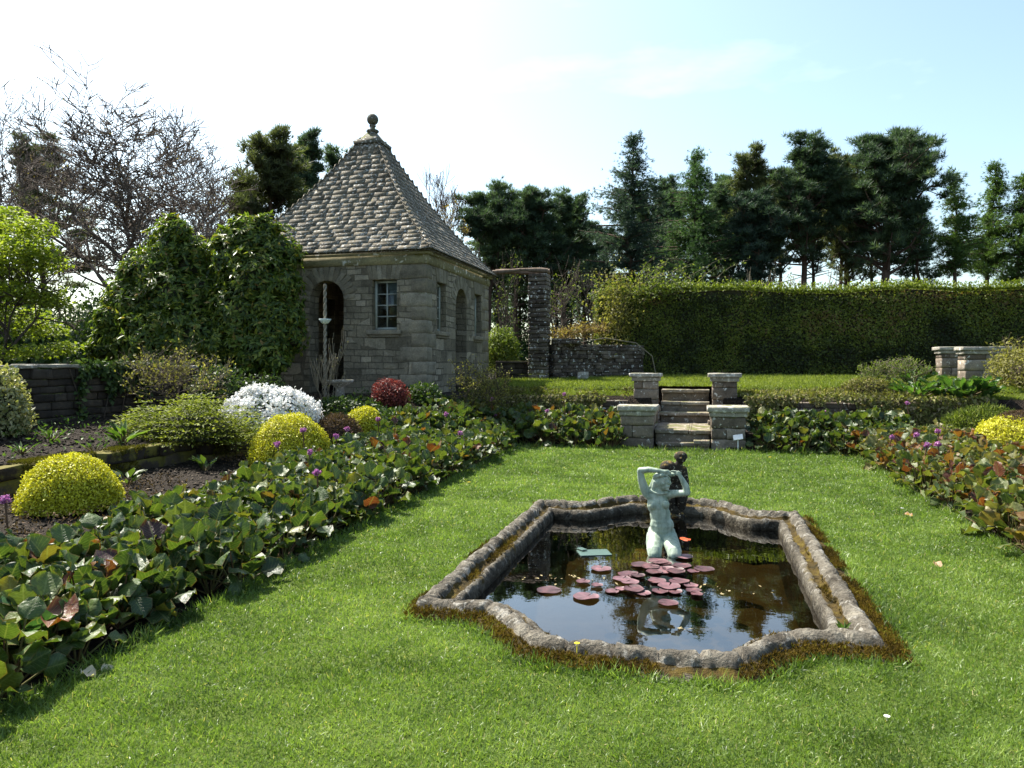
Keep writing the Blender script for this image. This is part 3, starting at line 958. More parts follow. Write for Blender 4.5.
# neck and head (turned to her left, tipped back a little)
S.append(('l', [(-.028, .012, .565, .048), (-.012, .0, .615, .042), (.0, -.005, .65, .042)]))
hc = np.array((.008, -.012, .695))
hd = unit(np.array((.50, -.80, .12)))                 # where the face looks
hs = unit(np.cross(hd, (0, 0, 1)))                    # towards the image left of the face
hu = np.cross(hs, hd)
def hp(f, s, u):
    return tuple(hc + hd * f + hs * s + hu * u)
S += [('e', tuple(hc), (.068, .076, .088), (0, 0, R(32))), ('e', hp(.022, 0, -.045), (.046, .05, .05)), ('e', hp(.052, 0, -.078), (.018, .018, .016))]
S += [('l', [(*hp(.070, 0, .022), .009), (*hp(.086, 0, -.010), .011), (*hp(.088, 0, -.018), .013)]), ('l', [(*hp(.066, -.03, .030), .010), (*hp(.072, 0, .030), .010), (*hp(.066, .03, .030), .010)])]
S += [('e', hp(.060, .027, .010), (.013, .013, .009)), ('e', hp(.060, -.027, .010), (.013, .013, .009)), ('e', hp(.070, 0, -.044), (.020, .010, .006)), ('e', hp(.068, 0, -.056), (.016, .010, .006)),
      ('e', hp(.045, .036, -.020), (.02, .02, .022)), ('e', hp(.045, -.036, -.020), (.02, .02, .022)), ('e', hp(-.002, .066, -.005), (.010, .012, .022)), ('e', hp(-.002, -.066, -.005), (.010, .012, .022))]
# hair drawn back in strands
for q in range(11):
    a = q / 10 * math.pi
    S.append(('l', [(*hp(.055 * math.cos(a * .3), .055 * math.cos(a), .062), .016), (*hp(-.02, .066 * math.cos(a), .05 + .02 * math.sin(a)), .020), (*hp(-.065, .05 * math.cos(a), .01), .018)]))
S += [('l', [(*hp(-.05, .05, .01), .030), (-.085, .02, .635, .026), (-.10, .035, .57, .018)]), ('l', [(*hp(-.03, .062, .0), .02), (-.075, -.01, .625, .018), (-.082, -.005, .58, .012)]), ('l', [(*hp(-.02, .02, .075), .03), (.06, .0, .765, .026), (.10, -.02, .765, .02)])]
# right arm over the head
S.append(('l', [(-.130, .01, .565, .046), (-.155, .005, .62, .042), (-.180, .0, .705, .036), (-.192, -.005, .785, .031), (-.19, -.008, .802, .030)]))
S.append(('l', [(-.19, -.008, .800, .031), (-.12, -.03, .812, .031), (-.03, -.055, .806, .022), (.0, -.06, .802, .019)]))
hand(S, (.0, -.06, .802), (1, -.15, -.12), (0, -.3, -1), .105, (.1, .2, -1))
# left arm crossing out and back up
S.append(('l', [(.058, .0, .560, .045), (.10, -.04, .578, .039), (.16, -.085, .592, .034), (.208, -.115, .600, .031)]))
S.append(('l', [(.208, -.115, .602, .031), (.200, -.11, .66, .031), (.165, -.10, .735, .023), (.150, -.095, .765, .019)]))
hand(S, (.150, -.095, .765), (-.55, .1, .55), (.6, -.4, .3), .10, (-.9, .3, -.1))
# collar bones, navel line, shoulders
S += [('e', (-.118, .01, .572), (.05, .045, .045)), ('e', (.052, .006, .566), (.048, .044, .044)), ('l', [(-.03, -.05, .575, .012), (-.10, -.03, .59, .012)]), ('l', [(-.02, -.05, .573, .012), (.04, -.04, .585, .012)])]
sx, sy = at(660, 6.62)
statue = sculpt('kneeling_statue', S, M['patina'], .0058, None, 7)
statue.location = (-.345, 6.70, -.05)
statue.scale = (1.0, .97, .89)
statue.rotation_euler.z = R(8)
tag(statue, 'pale green bronze statue of a kneeling woman with arms raised in the pond', 'statue')
# her low plinth under water
pl = MB()
box(pl, (-.345, 6.70, -.30), (.52, .62, .36), .5, BLOCK)
rough(pl, .012, 9)
tag(pl.build('statue_plinth', M['darkbronze'], smooth=True), 'low submerged stone plinth beneath the kneeling statue', 'plinth')

# dark weathered figure at the back of the pond
K = []
K += [('e', (.0, .0, .42), (.085, .07, .12), (R(18), R(14), 0)), ('e', (.0, .01, .31), (.085, .075, .08)), ('e', (.055, -.03, .665), (.058, .062, .072)), ('l', [(.02, -.02, .54, .045), (.045, -.03, .62, .036)]),
      ('e', (-.075, -.03, .55), (.085, .08, .078)), ('e', (-.04, -.02, .47), (.10, .08, .10)), ('e', (-.12, -.03, .47), (.05, .06, .09)), ('e', (.07, -.01, .52), (.045, .05, .05)), ('e', (.05, -.088, .655), (.014, .016, .014)), ('e', (.055, -.06, .63), (.03, .03, .022)), ('e', (.115, -.02, .665), (.012, .014, .02)), ('e', (-.002, -.02, .665), (.012, .014, .02))]
for q in range(10):
    a = q * .63
    K.append(('e', (.055 + .04 * math.cos(a), -.02 + .04 * math.sin(a), .685 + .004 * math.sin(3 * a)), (.026, .026, .034)))
K.append(('l', [(.085, -.01, .53, .036), (.105, -.02, .42, .032), (.112, -.035, .32, .027), (.108, -.05, .25, .022)]))
hand(K, (.108, -.05, .25), (0, -.1, -1), (-1, -.4, 0), .075, (-.2, -.5, -.6))
K.append(('l', [(-.11, -.03, .53, .036), (-.15, -.07, .44, .031), (-.12, -.12, .37, .026), (-.08, -.14, .36, .022)]))
hand(K, (-.08, -.14, .36), (1, -.3, 0), (0, -.2, 1), .075, (.2, .4, -.8))
K.append(('l', [(-.05, .0, .29, .062), (-.06, -.06, .19, .050), (-.055, -.03, .10, .042), (-.055, .0, .02, .03)]))
K.append(('l', [(.05, .0, .29, .062), (.07, -.02, .17, .050), (.065, .0, .09, .042), (.06, .01, .02, .03)]))
K += [('l', [(-.055, .0, .02, .03), (-.06, -.075, .01, .024)]), ('l', [(.06, .01, .02, .03), (.065, -.07, .01, .024)]), ('e', (0, 0, -.02), (.15, .13, .035)), ('l', [(-.02, .05, .0, .05), (.0, .05, .2, .045), (.01, .04, .33, .05)])]
fig = sculpt('lead_figure', K, M['darkbronze'], .008, None, 2)
fx, fy = at(675, 8.12)
fig.location = (fx, fy, -.05)
fig.scale = (1.08, 1.08, .97)
fig.rotation_euler.z = R(10)
tag(fig, 'small dark mossy figure of a child standing at the back rim of the pond', 'statue')
lg = MB()
box(lg, (fx, fy + .03, -.30), (.50, .36, .44), .5, BLOCK)
rough(lg, .014, 9)
tag(lg.build('figure_pedestal', M['mossy'], smooth=True), 'rough stone block that carries the dark figure in the pond', 'pedestal')

# ------------------------------------------------------------------ stonework helpers
def stone_run(mb, p0, p1, z0f, z1, thick, ch=.16, bw=.32, jit=.03, big=0.25):
    """coursed rubble between two ground points, both faces, built of separate rounded stones"""
    p0, p1 = np.array(p0, float), np.array(p1, float)
    L = np.linalg.norm(p1 - p0)
    d = (p1 - p0) / L
    nrm = np.array([-d[1], d[0]])
    rot = math.atan2(d[1], d[0])
    z = z0f
    while z < z1 - .02:
        h = min(ch * (.75 + .5 * rng.random()), z1 - z)
        if z1 - (z + h) < ch * .4:
            h = z1 - z
        s = -rng.random() * bw * .5
        while s < L:
            w = bw * (.5 + rng.random() * (1 + big))
            a, b = max(s, 0), min(s + w, L)
            if b - a > .04:
                c = p0 + d * (a + b) / 2 + nrm * rng.normal() * jit * .5
                box(mb, (c[0], c[1], z + h / 2), (b - a - .006, thick * (1 + rng.normal() * .05), h - .006), rng.random(), BLOCK, rot + rng.normal() * .012)
            s += w
        z += h

def pillar(x, y, z0, z1, w, capw, caph, label, group, seed=0, dy=None):
    t = thing('stone_pillar', (x, y, z0), label, 'pillar', group)
    mb = MB()
    z = z0 - .15
    zt = z1 - caph
    nb = 0
    dy = dy or w
    while z < zt - .09 - .01:
        h = min(.24 * (.85 + .3 * rng.random()), zt - .09 - z)
        if zt - .09 - (z + h) < .1:
            h = zt - .09 - z
        if nb % 2:
            f = .35 + .3 * rng.random()
            box(mb, (x - w / 2 + w * f / 2, y, z + h / 2), (w * f - .006, dy, h - .006), rng.random(), BLOCK)
            box(mb, (x + w / 2 - w * (1 - f) / 2, y, z + h / 2), (w * (1 - f) - .006, dy + .01, h - .006), rng.random(), BLOCK)
        else:
            box(mb, (x, y, z + h / 2), (w, dy, h - .006), rng.random(), BLOCK)
        z += h
        nb += 1
    rough(mb, .008, 8)
    mb.build('shaft', M['block'], t, smooth=True)
    cb = MB()
    box(cb, (x, y, zt - .045), (w + (capw - w) * .45, dy + (capw - w) * .45, .09), .4, BLOCK)
    box(cb, (x, y, zt + caph / 2), (capw, dy + capw - w, caph), .6, make_block(4, 14))
    rough(cb, .012, 9)
    cb.build('cap', M['capstone'], t, smooth=True)
    return t

pillar(PX - .845, 14.55, 0.10, .835, .62, .76, .10, 'left stone pillar with flat coping at the foot of the steps', 'stone pillars beside the steps')
pillar(PX + .845, 14.60, 0.10, .835, .62, .76, .10, 'right stone pillar with flat coping at the foot of the steps', 'stone pillars beside the steps')
pillar(PX - .845, 16.75, 0.55, 1.44, .52, .70, .085, 'left stone pillar with moulded cap at the top of the steps', 'stone pillars beside the steps')
pillar(PX + .845, 16.75, 0.55, 1.44, .52, .70, .085, 'right stone pillar with moulded cap at the top of the steps', 'stone pillars beside the steps')

steps = thing('stone_steps', (PX, 14.3, 0), 'worn stone garden steps climbing from lawn to terrace between four pillars', 'steps')
def step(y0, y1, z, w=1.06, x=PX, zb=None):
    mb = MB()
    zb = z - .30 if zb is None else zb
    ns = 3
    cuts = np.sort(np.concatenate([[0, 1], .2 + .6 * rng.random(ns - 1)]))
    T = make_block(5, 14)
    for a, b in zip(cuts[:-1], cuts[1:]):
        box(mb, (x - w / 2 + w * (a + b) / 2, (y0 + y1) / 2 + rng.normal() * .008, (z - .035)), (w * (b - a) - .004, y1 - y0, .07), rng.random(), T)
    box(mb, (x, (y0 + y1) / 2 + .035, (z - .07 + zb) / 2), (w - .02, y1 - y0 - .05, z - .07 - zb), .2, T)
    rough(mb, .010, 7)
    mb.build('step', M['step'], steps, smooth=True)
step(14.42, 16.40, .37)
step(16.32, 16.82, .59)
step(16.74, 17.30, .80)
step(17.24, 17.74, 1.06)
step(14.20, 14.50, .15, .95, PX + .02)
step(14.17, 14.46, .20, .30, PX + .36)
for sx in (-1, 1):
    mb = MB()
    stone_run(mb, (PX + sx * .74, 14.86), (PX + sx * .74, 16.5), .1, .74, .40, .16, .34)
    rough(mb, .01, 8)
    mb.build('cheek_wall', M['block'], steps, smooth=True)

def low_wall(name, p0, p1, z0, z1, thick, label, mat, cap=None, ch=.15, bw=.34, capmat='capstone', caph=.07, capo=.06, wear=.012, mossy=0):
    t = thing(name, (p0[0], p0[1], z0), label, 'wall')
    mb = MB()
    stone_run(mb, p0, p1, z0, z1, thick, ch, bw)
    rough(mb, wear, 6)
    mb.build('stonework', mat, t, smooth=True)
    if mossy:
        mm_ = MB()
        f_ = rng.random(mossy)
        side = np.where(rng.random(mossy) < .6, (rng.random(mossy) - .5) * thick, (thick / 2) * 1.03)
        d_ = (np.array(p1) - np.array(p0)) / math.dist(p0, p1)
        nr_ = np.array([d_[1], -d_[0]])
        q_ = np.array(p0) + np.outer(f_, np.array(p1) - np.array(p0)) + nr_ * side[:, None]
        zq = np.where(side > thick / 2, z1 - (z1 - z0) * .6 * rng.random(mossy) ** 1.6, z1 + .012 * rng.random(mossy))
        P_ = np.column_stack([q_, zq])
        P_ = P_[fbm(P_, 2.4, 3) > .47]
        X_, Y_, Z_ = frames(np.column_stack([rng.normal(size=(len(P_), 2)) * .6 + nr_ * .3, np.ones(len(P_))]))
        s_ = .025 + .022 * rng.random(len(P_))
        mm_.stamp(SPRAY, P_, X_ * col(s_), Y_ * col(s_), Z_ * col(s_), np.clip(.6 + .9 * (fbm(P_, 3, 2) - .5) + rng.normal(size=len(P_)) * .15, 0, 1))
        mm_.build('moss', M['edgemoss'], t)
    if cap:
        cb = MB()
        L = math.dist(p0, p1)
        d = np.array([(p1[0] - p0[0]) / L, (p1[1] - p0[1]) / L])
        s = 0
        T = make_block(5, 12)
        while s < L - .05:
            w = min(cap * (.7 + .6 * rng.random()), L - s)
            c = np.array(p0) + d * (s + w / 2)
            box(cb, (c[0], c[1], z1 + caph / 2 + rng.normal() * .006), (w - .008, thick + capo * 2, caph), rng.random(), T, math.atan2(d[1], d[0]) + rng.normal() * .01)
            s += w
        rough(cb, .014, 6)
        cb.build('coping', M[capmat], t, smooth=True)
    return t

low_wall('terrace_wall', (-5.6, 16.36), (PX - 1.2, 16.36), .2, .84, .30, 'low rough stone terrace wall between the summerhouse and the steps', M['wallstone'], None, .13, .3)
low_wall('terrace_wall', (PX + 1.2, 16.36), (5.6, 16.36), .2, .84, .30, 'low overgrown stone terrace wall right of the steps', M['wallstone'], None, .13, .3)
low_wall('rockery_edging', (-7.28, 4.2), (-7.28, 9.3), .05, .53, .26, 'long mossy stone edging behind the nearest yellow bush', M['mossy'], None, .17, .42, wear=.035, mossy=9000)
low_wall('rockery_edging', (-7.12, 9.25), (-7.12, 12.3), .05, .58, .34, 'taller mossy stone edging below the spreading green shrub', M['mossy'], None, .19, .5, wear=.04, mossy=8000)
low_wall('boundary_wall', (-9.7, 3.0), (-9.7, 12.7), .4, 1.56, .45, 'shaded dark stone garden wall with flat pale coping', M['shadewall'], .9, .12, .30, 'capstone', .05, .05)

# ------------------------------------------------------------------ summerhouse
hx, hy = (BX0 + BX1) / 2, (BY0 + BY1) / 2
house = thing('summerhouse', (hx, hy, .9), 'square stone summerhouse with steep slate pyramid roof and arched openings', 'summerhouse')
WZ0, WZ1, WT = .4, 4.06, .42

def arch_poly(c, w, z0, zs, n=14):
    r = w / 2
    return [(c - r, z0), (c + r, z0)] + [(c + r * math.cos(a), zs + r * math.sin(a)) for a in np.linspace(0, math.pi, n)]
def rect_poly(c, w, z0, z1):
    return [(c - w / 2, z0), (c + w / 2, z0), (c + w / 2, z1), (c - w / 2, z1)]

def wall(axis, fixed_out, fixed_in, a0, a1, holes, a0i=None, a1i=None):
    """upright wall with openings; axis 'x' runs along x at constant y"""
    bm = bmesh.new()
    def ring(poly, k):
        pts = []
        for (a, z) in poly:
            pts.append(bm.verts.new((a, k, z) if axis == 'x' else (k, a, z)))
        return pts
    sides = []
    for k in (fixed_out, fixed_in):
        a0k, a1k = (a0, a1) if k == fixed_out else (a0i if a0i is not None else a0, a1i if a1i is not None else a1)
        loops = [ring([(a0k, WZ0), (a1k, WZ0), (a1k, WZ1), (a0k, WZ1)], k)] + [ring(h, k) for h in holes]
        es = []
        for lp in loops:
            es += [bm.edges.new((lp[i], lp[(i + 1) % len(lp)])) for i in range(len(lp))]
        bmesh.ops.triangle_fill(bm, use_beauty=True, use_dissolve=False, edges=es)
        sides.append(loops)
    for lo, li in zip(*sides):
        n = len(lo)
        for i in range(n):
            bm.faces.new((lo[i], lo[(i + 1) % n], li[(i + 1) % n], li[i]))
    bmesh.ops.recalc_face_normals(bm, faces=bm.faces[:])
    me = bpy.data.meshes.new('wall')
    bm.to_mesh(me)
    bm.free()
    me.materials.append(M['wall'])
    o = bpy.data.objects.new('wall', me)
    COL.objects.link(o)
    o.parent = house
    o.matrix_parent_inverse = house.matrix_world.inverted()
    return o

ARCH = (.86, .85, 3.10)
WIN = (.60, 2.40, 3.52)
def holes(c):
    return [arch_poly(c, *ARCH), rect_poly(c - 1.42, *WIN), rect_poly(c + 1.42, *WIN)]
wall('x', BY0, BY0 + WT, BX0, BX1, holes(hx), BX0 + WT, BX1 - WT)
wall('x', BY1, BY1 - WT, BX0, BX1, holes(hx), BX0 + WT, BX1 - WT)
wall('y', BX1, BX1 - WT, BY0, BY1, holes(hy), BY0 + WT, BY1 - WT)
wall('y', BX0, BX0 + WT, BY0, BY1, [rect_poly(hy - 1.42, *WIN), rect_poly(hy + 1.42, *WIN)], BY0 + WT, BY1 - WT)
fb = MB()
box(fb, (hx, hy, .93), (BX1 - BX0 - 2 * WT - .01, BY1 - BY0 - 2 * WT - .01, .1))
fb.build('floor', M['darkfloor'], house)

def face_pt(face, a, z, out=0.0):
    return {'front': (a, BY0 - out, z), 'right': (BX1 + out, a, z), 'back': (a, BY1 + out, z), 'left': (BX0 - out, a, z)}[face]

def fbox(mb, face, a, z, wa, wz, dep, out, t=.5, T=BOX, tilt=0.0):
    """box lying on a facade: centre a,z; sizes along wall / up / depth; 'out' = how far its face stands proud (negative = recessed)"""
    c = np.array(face_pt(face, a, z, out - dep / 2), float)
    along = np.array([1., 0, 0]) if face in ('front', 'back') else np.array([0, 1., 0])
    upv = np.array([0, 0, 1.])
    ct, st = math.cos(tilt), math.sin(tilt)
    A = along * ct + upv * st
    U = -along * st + upv * ct
    Nn = np.cross(A, U)
    mb.stamp(T, c[None], (A * wa)[None], (U * wz)[None], (Nn * dep)[None], t)

for face, c in (('front', hx), ('right', hy), ('back', hx), ('left', hy)):
    # arch voussoirs
    vis = face in ('front', 'right')
    if face != 'left':
        mb = MB()
        r = ARCH[0] / 2
        nv = 15
        for q in range(nv):
            a = math.pi * (q + .5) / nv
            ll = .30 + (.06 if q % 2 else 0) + .02 * rng.normal() + (.10 if q == nv // 2 else 0)
            rr = r + ll / 2 + .004
            wdt = math.pi * (r + ll * .5) / nv - .012
            fbox(mb, face, c + rr * math.cos(a), ARCH[2] + rr * math.sin(a), wdt, ll, .12, .012 + .006 * rng.random(), rng.random(), BLOCK, a - math.pi / 2)
        mb.build('arch_surround', M['dressed'], house, smooth=True)
    for s in (-1, 1):
        a0 = c + s * 1.42
        # flat lintel of splayed stones
        mb = MB()
        for q in range(7):
            f = (q - 3) / 3
            fbox(mb, face, a0 + f * .34, WIN[2] + .17, .105, .33, .12, .010 + .005 * rng.random(), rng.random(), BLOCK, -f * .28)
        mb.build('lintel', M['dressed'], house, smooth=True)
        mb = MB()
        fbox(mb, face, a0, WIN[1] - .055, .82, .10, .30, .07, .6, BLOCK)
        fbox(mb, face, a0, WIN[1] - .13, .70, .06, .20, .03, .4, BLOCK)
        rough(mb, .006, 9)
        mb.build('sill', M['dressed'], house, smooth=True)
        # window: frame with 2 x 4 panes
        w = MB()
        zc, hh = (WIN[1] + WIN[2]) / 2, WIN[2] - WIN[1]
        rec = -.14
        for e in (-1, 1):
            fbox(w, face, a0 + e * (WIN[0] / 2 - .03), zc, .055, hh - .006, .07, rec)
            fbox(w, face, a0, zc + e * (hh / 2 - .034), WIN[0] - .12, .055, .066, rec - .002)
        fbox(w, face, a0, zc, .028, hh - .13, .04, rec - .01)
        for q in (-1, 0, 1):
            fbox(w, face, a0, zc + q * (hh - .12) / 4, WIN[0] - .12, .024, .036, rec - .012)
        wo = w.build('window', M['frame'], house)
        g = MB()
        fbox(g, face, a0, zc, WIN[0] - .10, hh - .10, .005, rec - .026)
        g.build('pane', M['glass'], wo)
# quoins at the corners
for cx, sxn in ((BX1, -1), (BX0, 1)):
    for cy, syn in ((BY0, 1), (BY1, -1)):
        qm = MB()
        z = .55
        k = 0
        while z < WZ1 - .3:
            h = .27 + .05 * rng.random()
            la, lb = (.62, .36) if (k + (cx > hx)) % 2 else (.36, .62)
            box(qm, (cx + sxn * la / 2 - sxn * .010, cy + syn * lb / 2 - syn * .010, z + h / 2), (la, lb, h - .008), rng.random(), BLOCK)
            z += h
            k += 1
        rough(qm, .003, 8)
        qm.build('quoins', M['dressed'], house, smooth=True)
# plinth course and cornice
cm = MB()
for dz, o, h in ((3.955, .035, .21), (4.085, .10, .06)):
    for (cx, cy, lx_, ly_) in ((hx, BY0, BX1 - BX0 + 2 * o, o + .2), (hx, BY1, BX1 - BX0 + 2 * o, o + .2), (BX0, hy, o + .2, BY1 - BY0 - .4), (BX1, hy, o + .2, BY1 - BY0 - .4)):
        ox = 0 if cx == hx else (-1 if cx < hx else 1) * (o - (o + .2) / 2)
        oy = 0 if cy == hy else (-1 if cy < hy else 1) * (o - (o + .2) / 2)
        box(cm, (cx + ox, cy + oy, dz), (lx_, ly_, h), rng.random())
cm.build('cornice', M['cornice'], house)
# roof: bell-cast pyramid laid in courses of separate stone slates
OV = .22
half = (BX1 - BX0) / 2 + OV
ZE = 4.13
def roof_z(d):
    return ZE + .92 * d + .185 * d * d
deck = MB()
ds = np.linspace(0.03, half - .26, 14)
RV = []
for d in ds:
    r = half - d
    RV += [(hx - r, hy - r, roof_z(d) - .045), (hx + r, hy - r, roof_z(d) - .045), (hx + r, hy + r, roof_z(d) - .045), (hx - r, hy + r, roof_z(d) - .045)]
RF = [(j * 4 + i, j * 4 + (i + 1) % 4, (j + 1) * 4 + (i + 1) % 4, (j + 1) * 4 + i) for j in range(len(ds) - 1) for i in range(4)] + [(3, 2, 1, 0)]
deck.add(RV, [RF], .1)
roof = deck.build('roof', M['slate'], house)
sl = MB()
d = 0.0
course = 0
while d < half - .31:
    run = .104 - .020 * d / half            # horizontal run of one course
    slope = .92 + .37 * (d + run / 2)
    r0 = half - d
    ln = math.hypot(run, run * slope)
    for f in range(4):
        ang = f * math.pi / 2
        out = np.array([math.sin(ang), -math.cos(ang), 0])   # f=0 faces the lawn
        alo = np.array([math.cos(ang), math.sin(ang), 0])
        upv = unit(-out + np.array([0, 0, slope]))
        nrm = np.cross(alo, upv)
        s = -r0 + .0
        P, X, Y, Z = [], [], [], []
        while s < r0 - .02:
            w = (.17 + .30 * rng.random()) * (1.2 - .45 * d / half)
            e = min(s + w, r0)
            if r0 - e < .07:
                e = r0
            cx = (s + e) / 2
            # slates meet the hip: trim the top half a little by shifting inwards
            lenS = ln * 1.55
            zc = roof_z(d) + .007 + .0012 * rng.random()
            base = np.array([hx, hy, zc]) + out * (r0 + .012 + .0015 * rng.normal()) + alo * cx
            tiltup = unit(upv + nrm * -.022)
            nn = np.cross(alo, tiltup)
            c = base + tiltup * lenS / 2
            w_eff = (e - s) - .003
            if e >= r0 - 1e-6 or s <= -r0 + 1e-6:
                w_eff -= run * .5
                c = c - alo * np.sign(cx) * run * .35
            P.append(c); X.append(alo * max(w_eff, .03)); Y.append(tiltup * lenS); Z.append(nn * (.010 + .002 * rng.random()))
            s = e
        sl.stamp(BOX, np.array(P), np.array(X), np.array(Y), np.array(Z))
    d += run
    course += 1
hp_ = sl   # hip mitre slates
d = 0.0
while d < half - .34:
    run = .104 - .020 * d / half
    for (a, b) in ((-1, -1), (1, -1), (1, 1), (-1, 1)):
        r0, r1 = half - d, half - d - run * 1.5
        p0 = np.array([hx + a * r0, hy + b * r0, roof_z(d) + .012])
        p1 = np.array([hx + a * r1, hy + b * r1, roof_z(d + run * 1.5) + .004])
        up_ = unit(p1 - p0)
        alo = unit(np.array([-b, a, 0.]))
        nn = np.cross(alo, up_)
        hp_.stamp(BOX, ((p0 + p1) / 2)[None], (alo * .07)[None], ((p1 - p0))[None], (nn * .008)[None])
    d += run
sl.build('slates', M['slate'], roof)
# finial: stone pyramid cap, collar and ball
ft = roof_z(half - .31) + .09
fm = MB()
fr = []
for (r, z) in ((.36, ft - .08), (.37, ft - .01), (.21, ft + .13), (.10, ft + .27)):
    fr += [(hx - r, hy - r, z), (hx + r, hy - r, z), (hx + r, hy + r, z), (hx - r, hy + r, z)]
fm.add(fr, [[(j * 4 + i, j * 4 + (i + 1) % 4, (j + 1) * 4 + (i + 1) % 4, (j + 1) * 4 + i) for j in range(3) for i in range(4)]])
prof = [(.085, .26), (.13, .28), (.165, .315), (.15, .345), (.09, .36), (.065, .40), (.062, .43), (.085, .445), (.085, .47), (.06, .485), (.055, .50)]
prof += [(.148 * math.sin(a), .625 - .148 * math.cos(a)) for a in np.linspace(.4, math.pi, 12)]
lathe(fm, [(r, z + ft) for r, z in prof], (hx, hy, 0))
fm.build('finial', M['finial'], house, smooth=False)

# ------------------------------------------------------------------ pier, beam, low walls behind
px_, py_ = at(539.5, 20.9)
pier = thing('stone_pier', (px_, py_, 1.1), 'tall square pier of rough stacked stone carrying the timber beam', 'pier')
pm = MB()
z = 1.0
k = 0
while z < 4.18:
    h = .10 + .04 * rng.random()
    w = .53
    f = .35 + .3 * rng.random()
    if k % 2:
        box(pm, (px_, py_, z + h / 2), (w * (1 + .025 * rng.normal()), .60, h - .010), rng.random(), BLOCK)
    else:
        box(pm, (px_ - w / 2 + w * f / 2, py_, z + h / 2), (w * f - .01, .60 + .03 * rng.normal(), h - .016), rng.random(), BLOCK)
        box(pm, (px_ + w / 2 - w * (1 - f) / 2, py_, z + h / 2), (w * (1 - f) - .01, .60 + .03 * rng.normal(), h - .016), rng.random(), BLOCK)
    z += h
    k += 1
rough(pm, .014, 8)
pm.build('stonework', M['wallstone'], pier, smooth=True)
bmx = MB()
b0, b1 = np.array([BX1 + .06, py_ - .15, 4.30]), np.array([px_ + .28, py_ - .02, 4.29])
for o_, zz in ((-.17, 0), (.15, .012)):
    p = np.linspace(0, 1, 9)[:, None] * (b1 - b0) + b0 + np.array([0, o_, zz])
    p[:, 2] += .03 * np.sin(np.linspace(0, 5, 9) + o_ * 9)
    tube(bmx, p, .058 + .012 * np.sin(np.linspace(0, 9, 9)), 8)
rough(bmx, .012, 9)
tag(bmx.build('timber_beam', M['timber'], smooth=True), 'weathered rough timber beam from the summerhouse eave to the stone pier', 'beam')
ex, ey = at(497, 21.4)
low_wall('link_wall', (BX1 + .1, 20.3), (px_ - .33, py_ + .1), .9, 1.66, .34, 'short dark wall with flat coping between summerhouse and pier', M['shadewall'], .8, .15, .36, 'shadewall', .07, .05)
wx0, wy0 = px_ + .34, py_ + .05
w_end = at(640, 21.9)
lw = thing('rubble_wall', (wx0, wy0, 1.1), 'dark rubble wall speckled with white lichen between pier and hedge', 'wall')
mb = MB()
stone_run(mb, (wx0, wy0), w_end, 1.0, 2.22, .45, .10, .22, .05)
stone_run(mb, (wx0, wy0), (wx0 + .8, wy0 + .1), 2.22, 2.38, .42, .09, .22, .05)
rough(mb, .018, 7)
mb.build('stonework', M['wallstone'], lw, smooth=True)
bx_, by_ = at(583, 20.3)
mb = MB()
box(mb, (bx_, by_, hz(bx_, by_) + .09), (.28, .22, .27), .9, BLOCK)
box(mb, (bx_ + .01, by_, hz(bx_, by_) + .235), (.26, .20, .03), 1.0, BLOCK)
rough(mb, .012, 9)
tag(mb.build('marker_stone', M['capstone'], smooth=True), 'small pale squared stone on the grass before the rubble wall', 'stone')

# gate piers at the right
for (pxa, Da, w, dy, lab) in ((948, 19.6, .46, .50, 'smaller stone gate pier half hidden behind the wide one'), (984, 18.0, 1.0, .55, 'wide stone gate pier with moulded cap beside the right shrubs')):
    x, y = at(pxa, Da)
    pillar(x, y, hz(x, y) - .05, zat(347, Da), w, w + .14, .09, lab, 'stone gate piers at the right', 0, dy)

# plant label
x, y = at(738, 13.55)
lb = thing('plant_label', (x, y, .02), 'small white plant label on a stake at the back of the lawn', 'sign')
mb = MB()
tube(mb, [(x, y, -.05), (x, y, .24)], .012, 8)
mb.build('stake', M['white'], lb)
mb = MB()
T = make_block(3, 12)
a = R(38)
mb.stamp(T, np.array([[x, y - .01, .285]]), np.array([[.17, 0, .03]]), np.array([[-.01, math.cos(a) * .13, math.sin(a) * .13]]), np.array([[0, -math.sin(a) * .012, math.cos(a) * .012]]))
mb.build('panel', M['white'], lb)

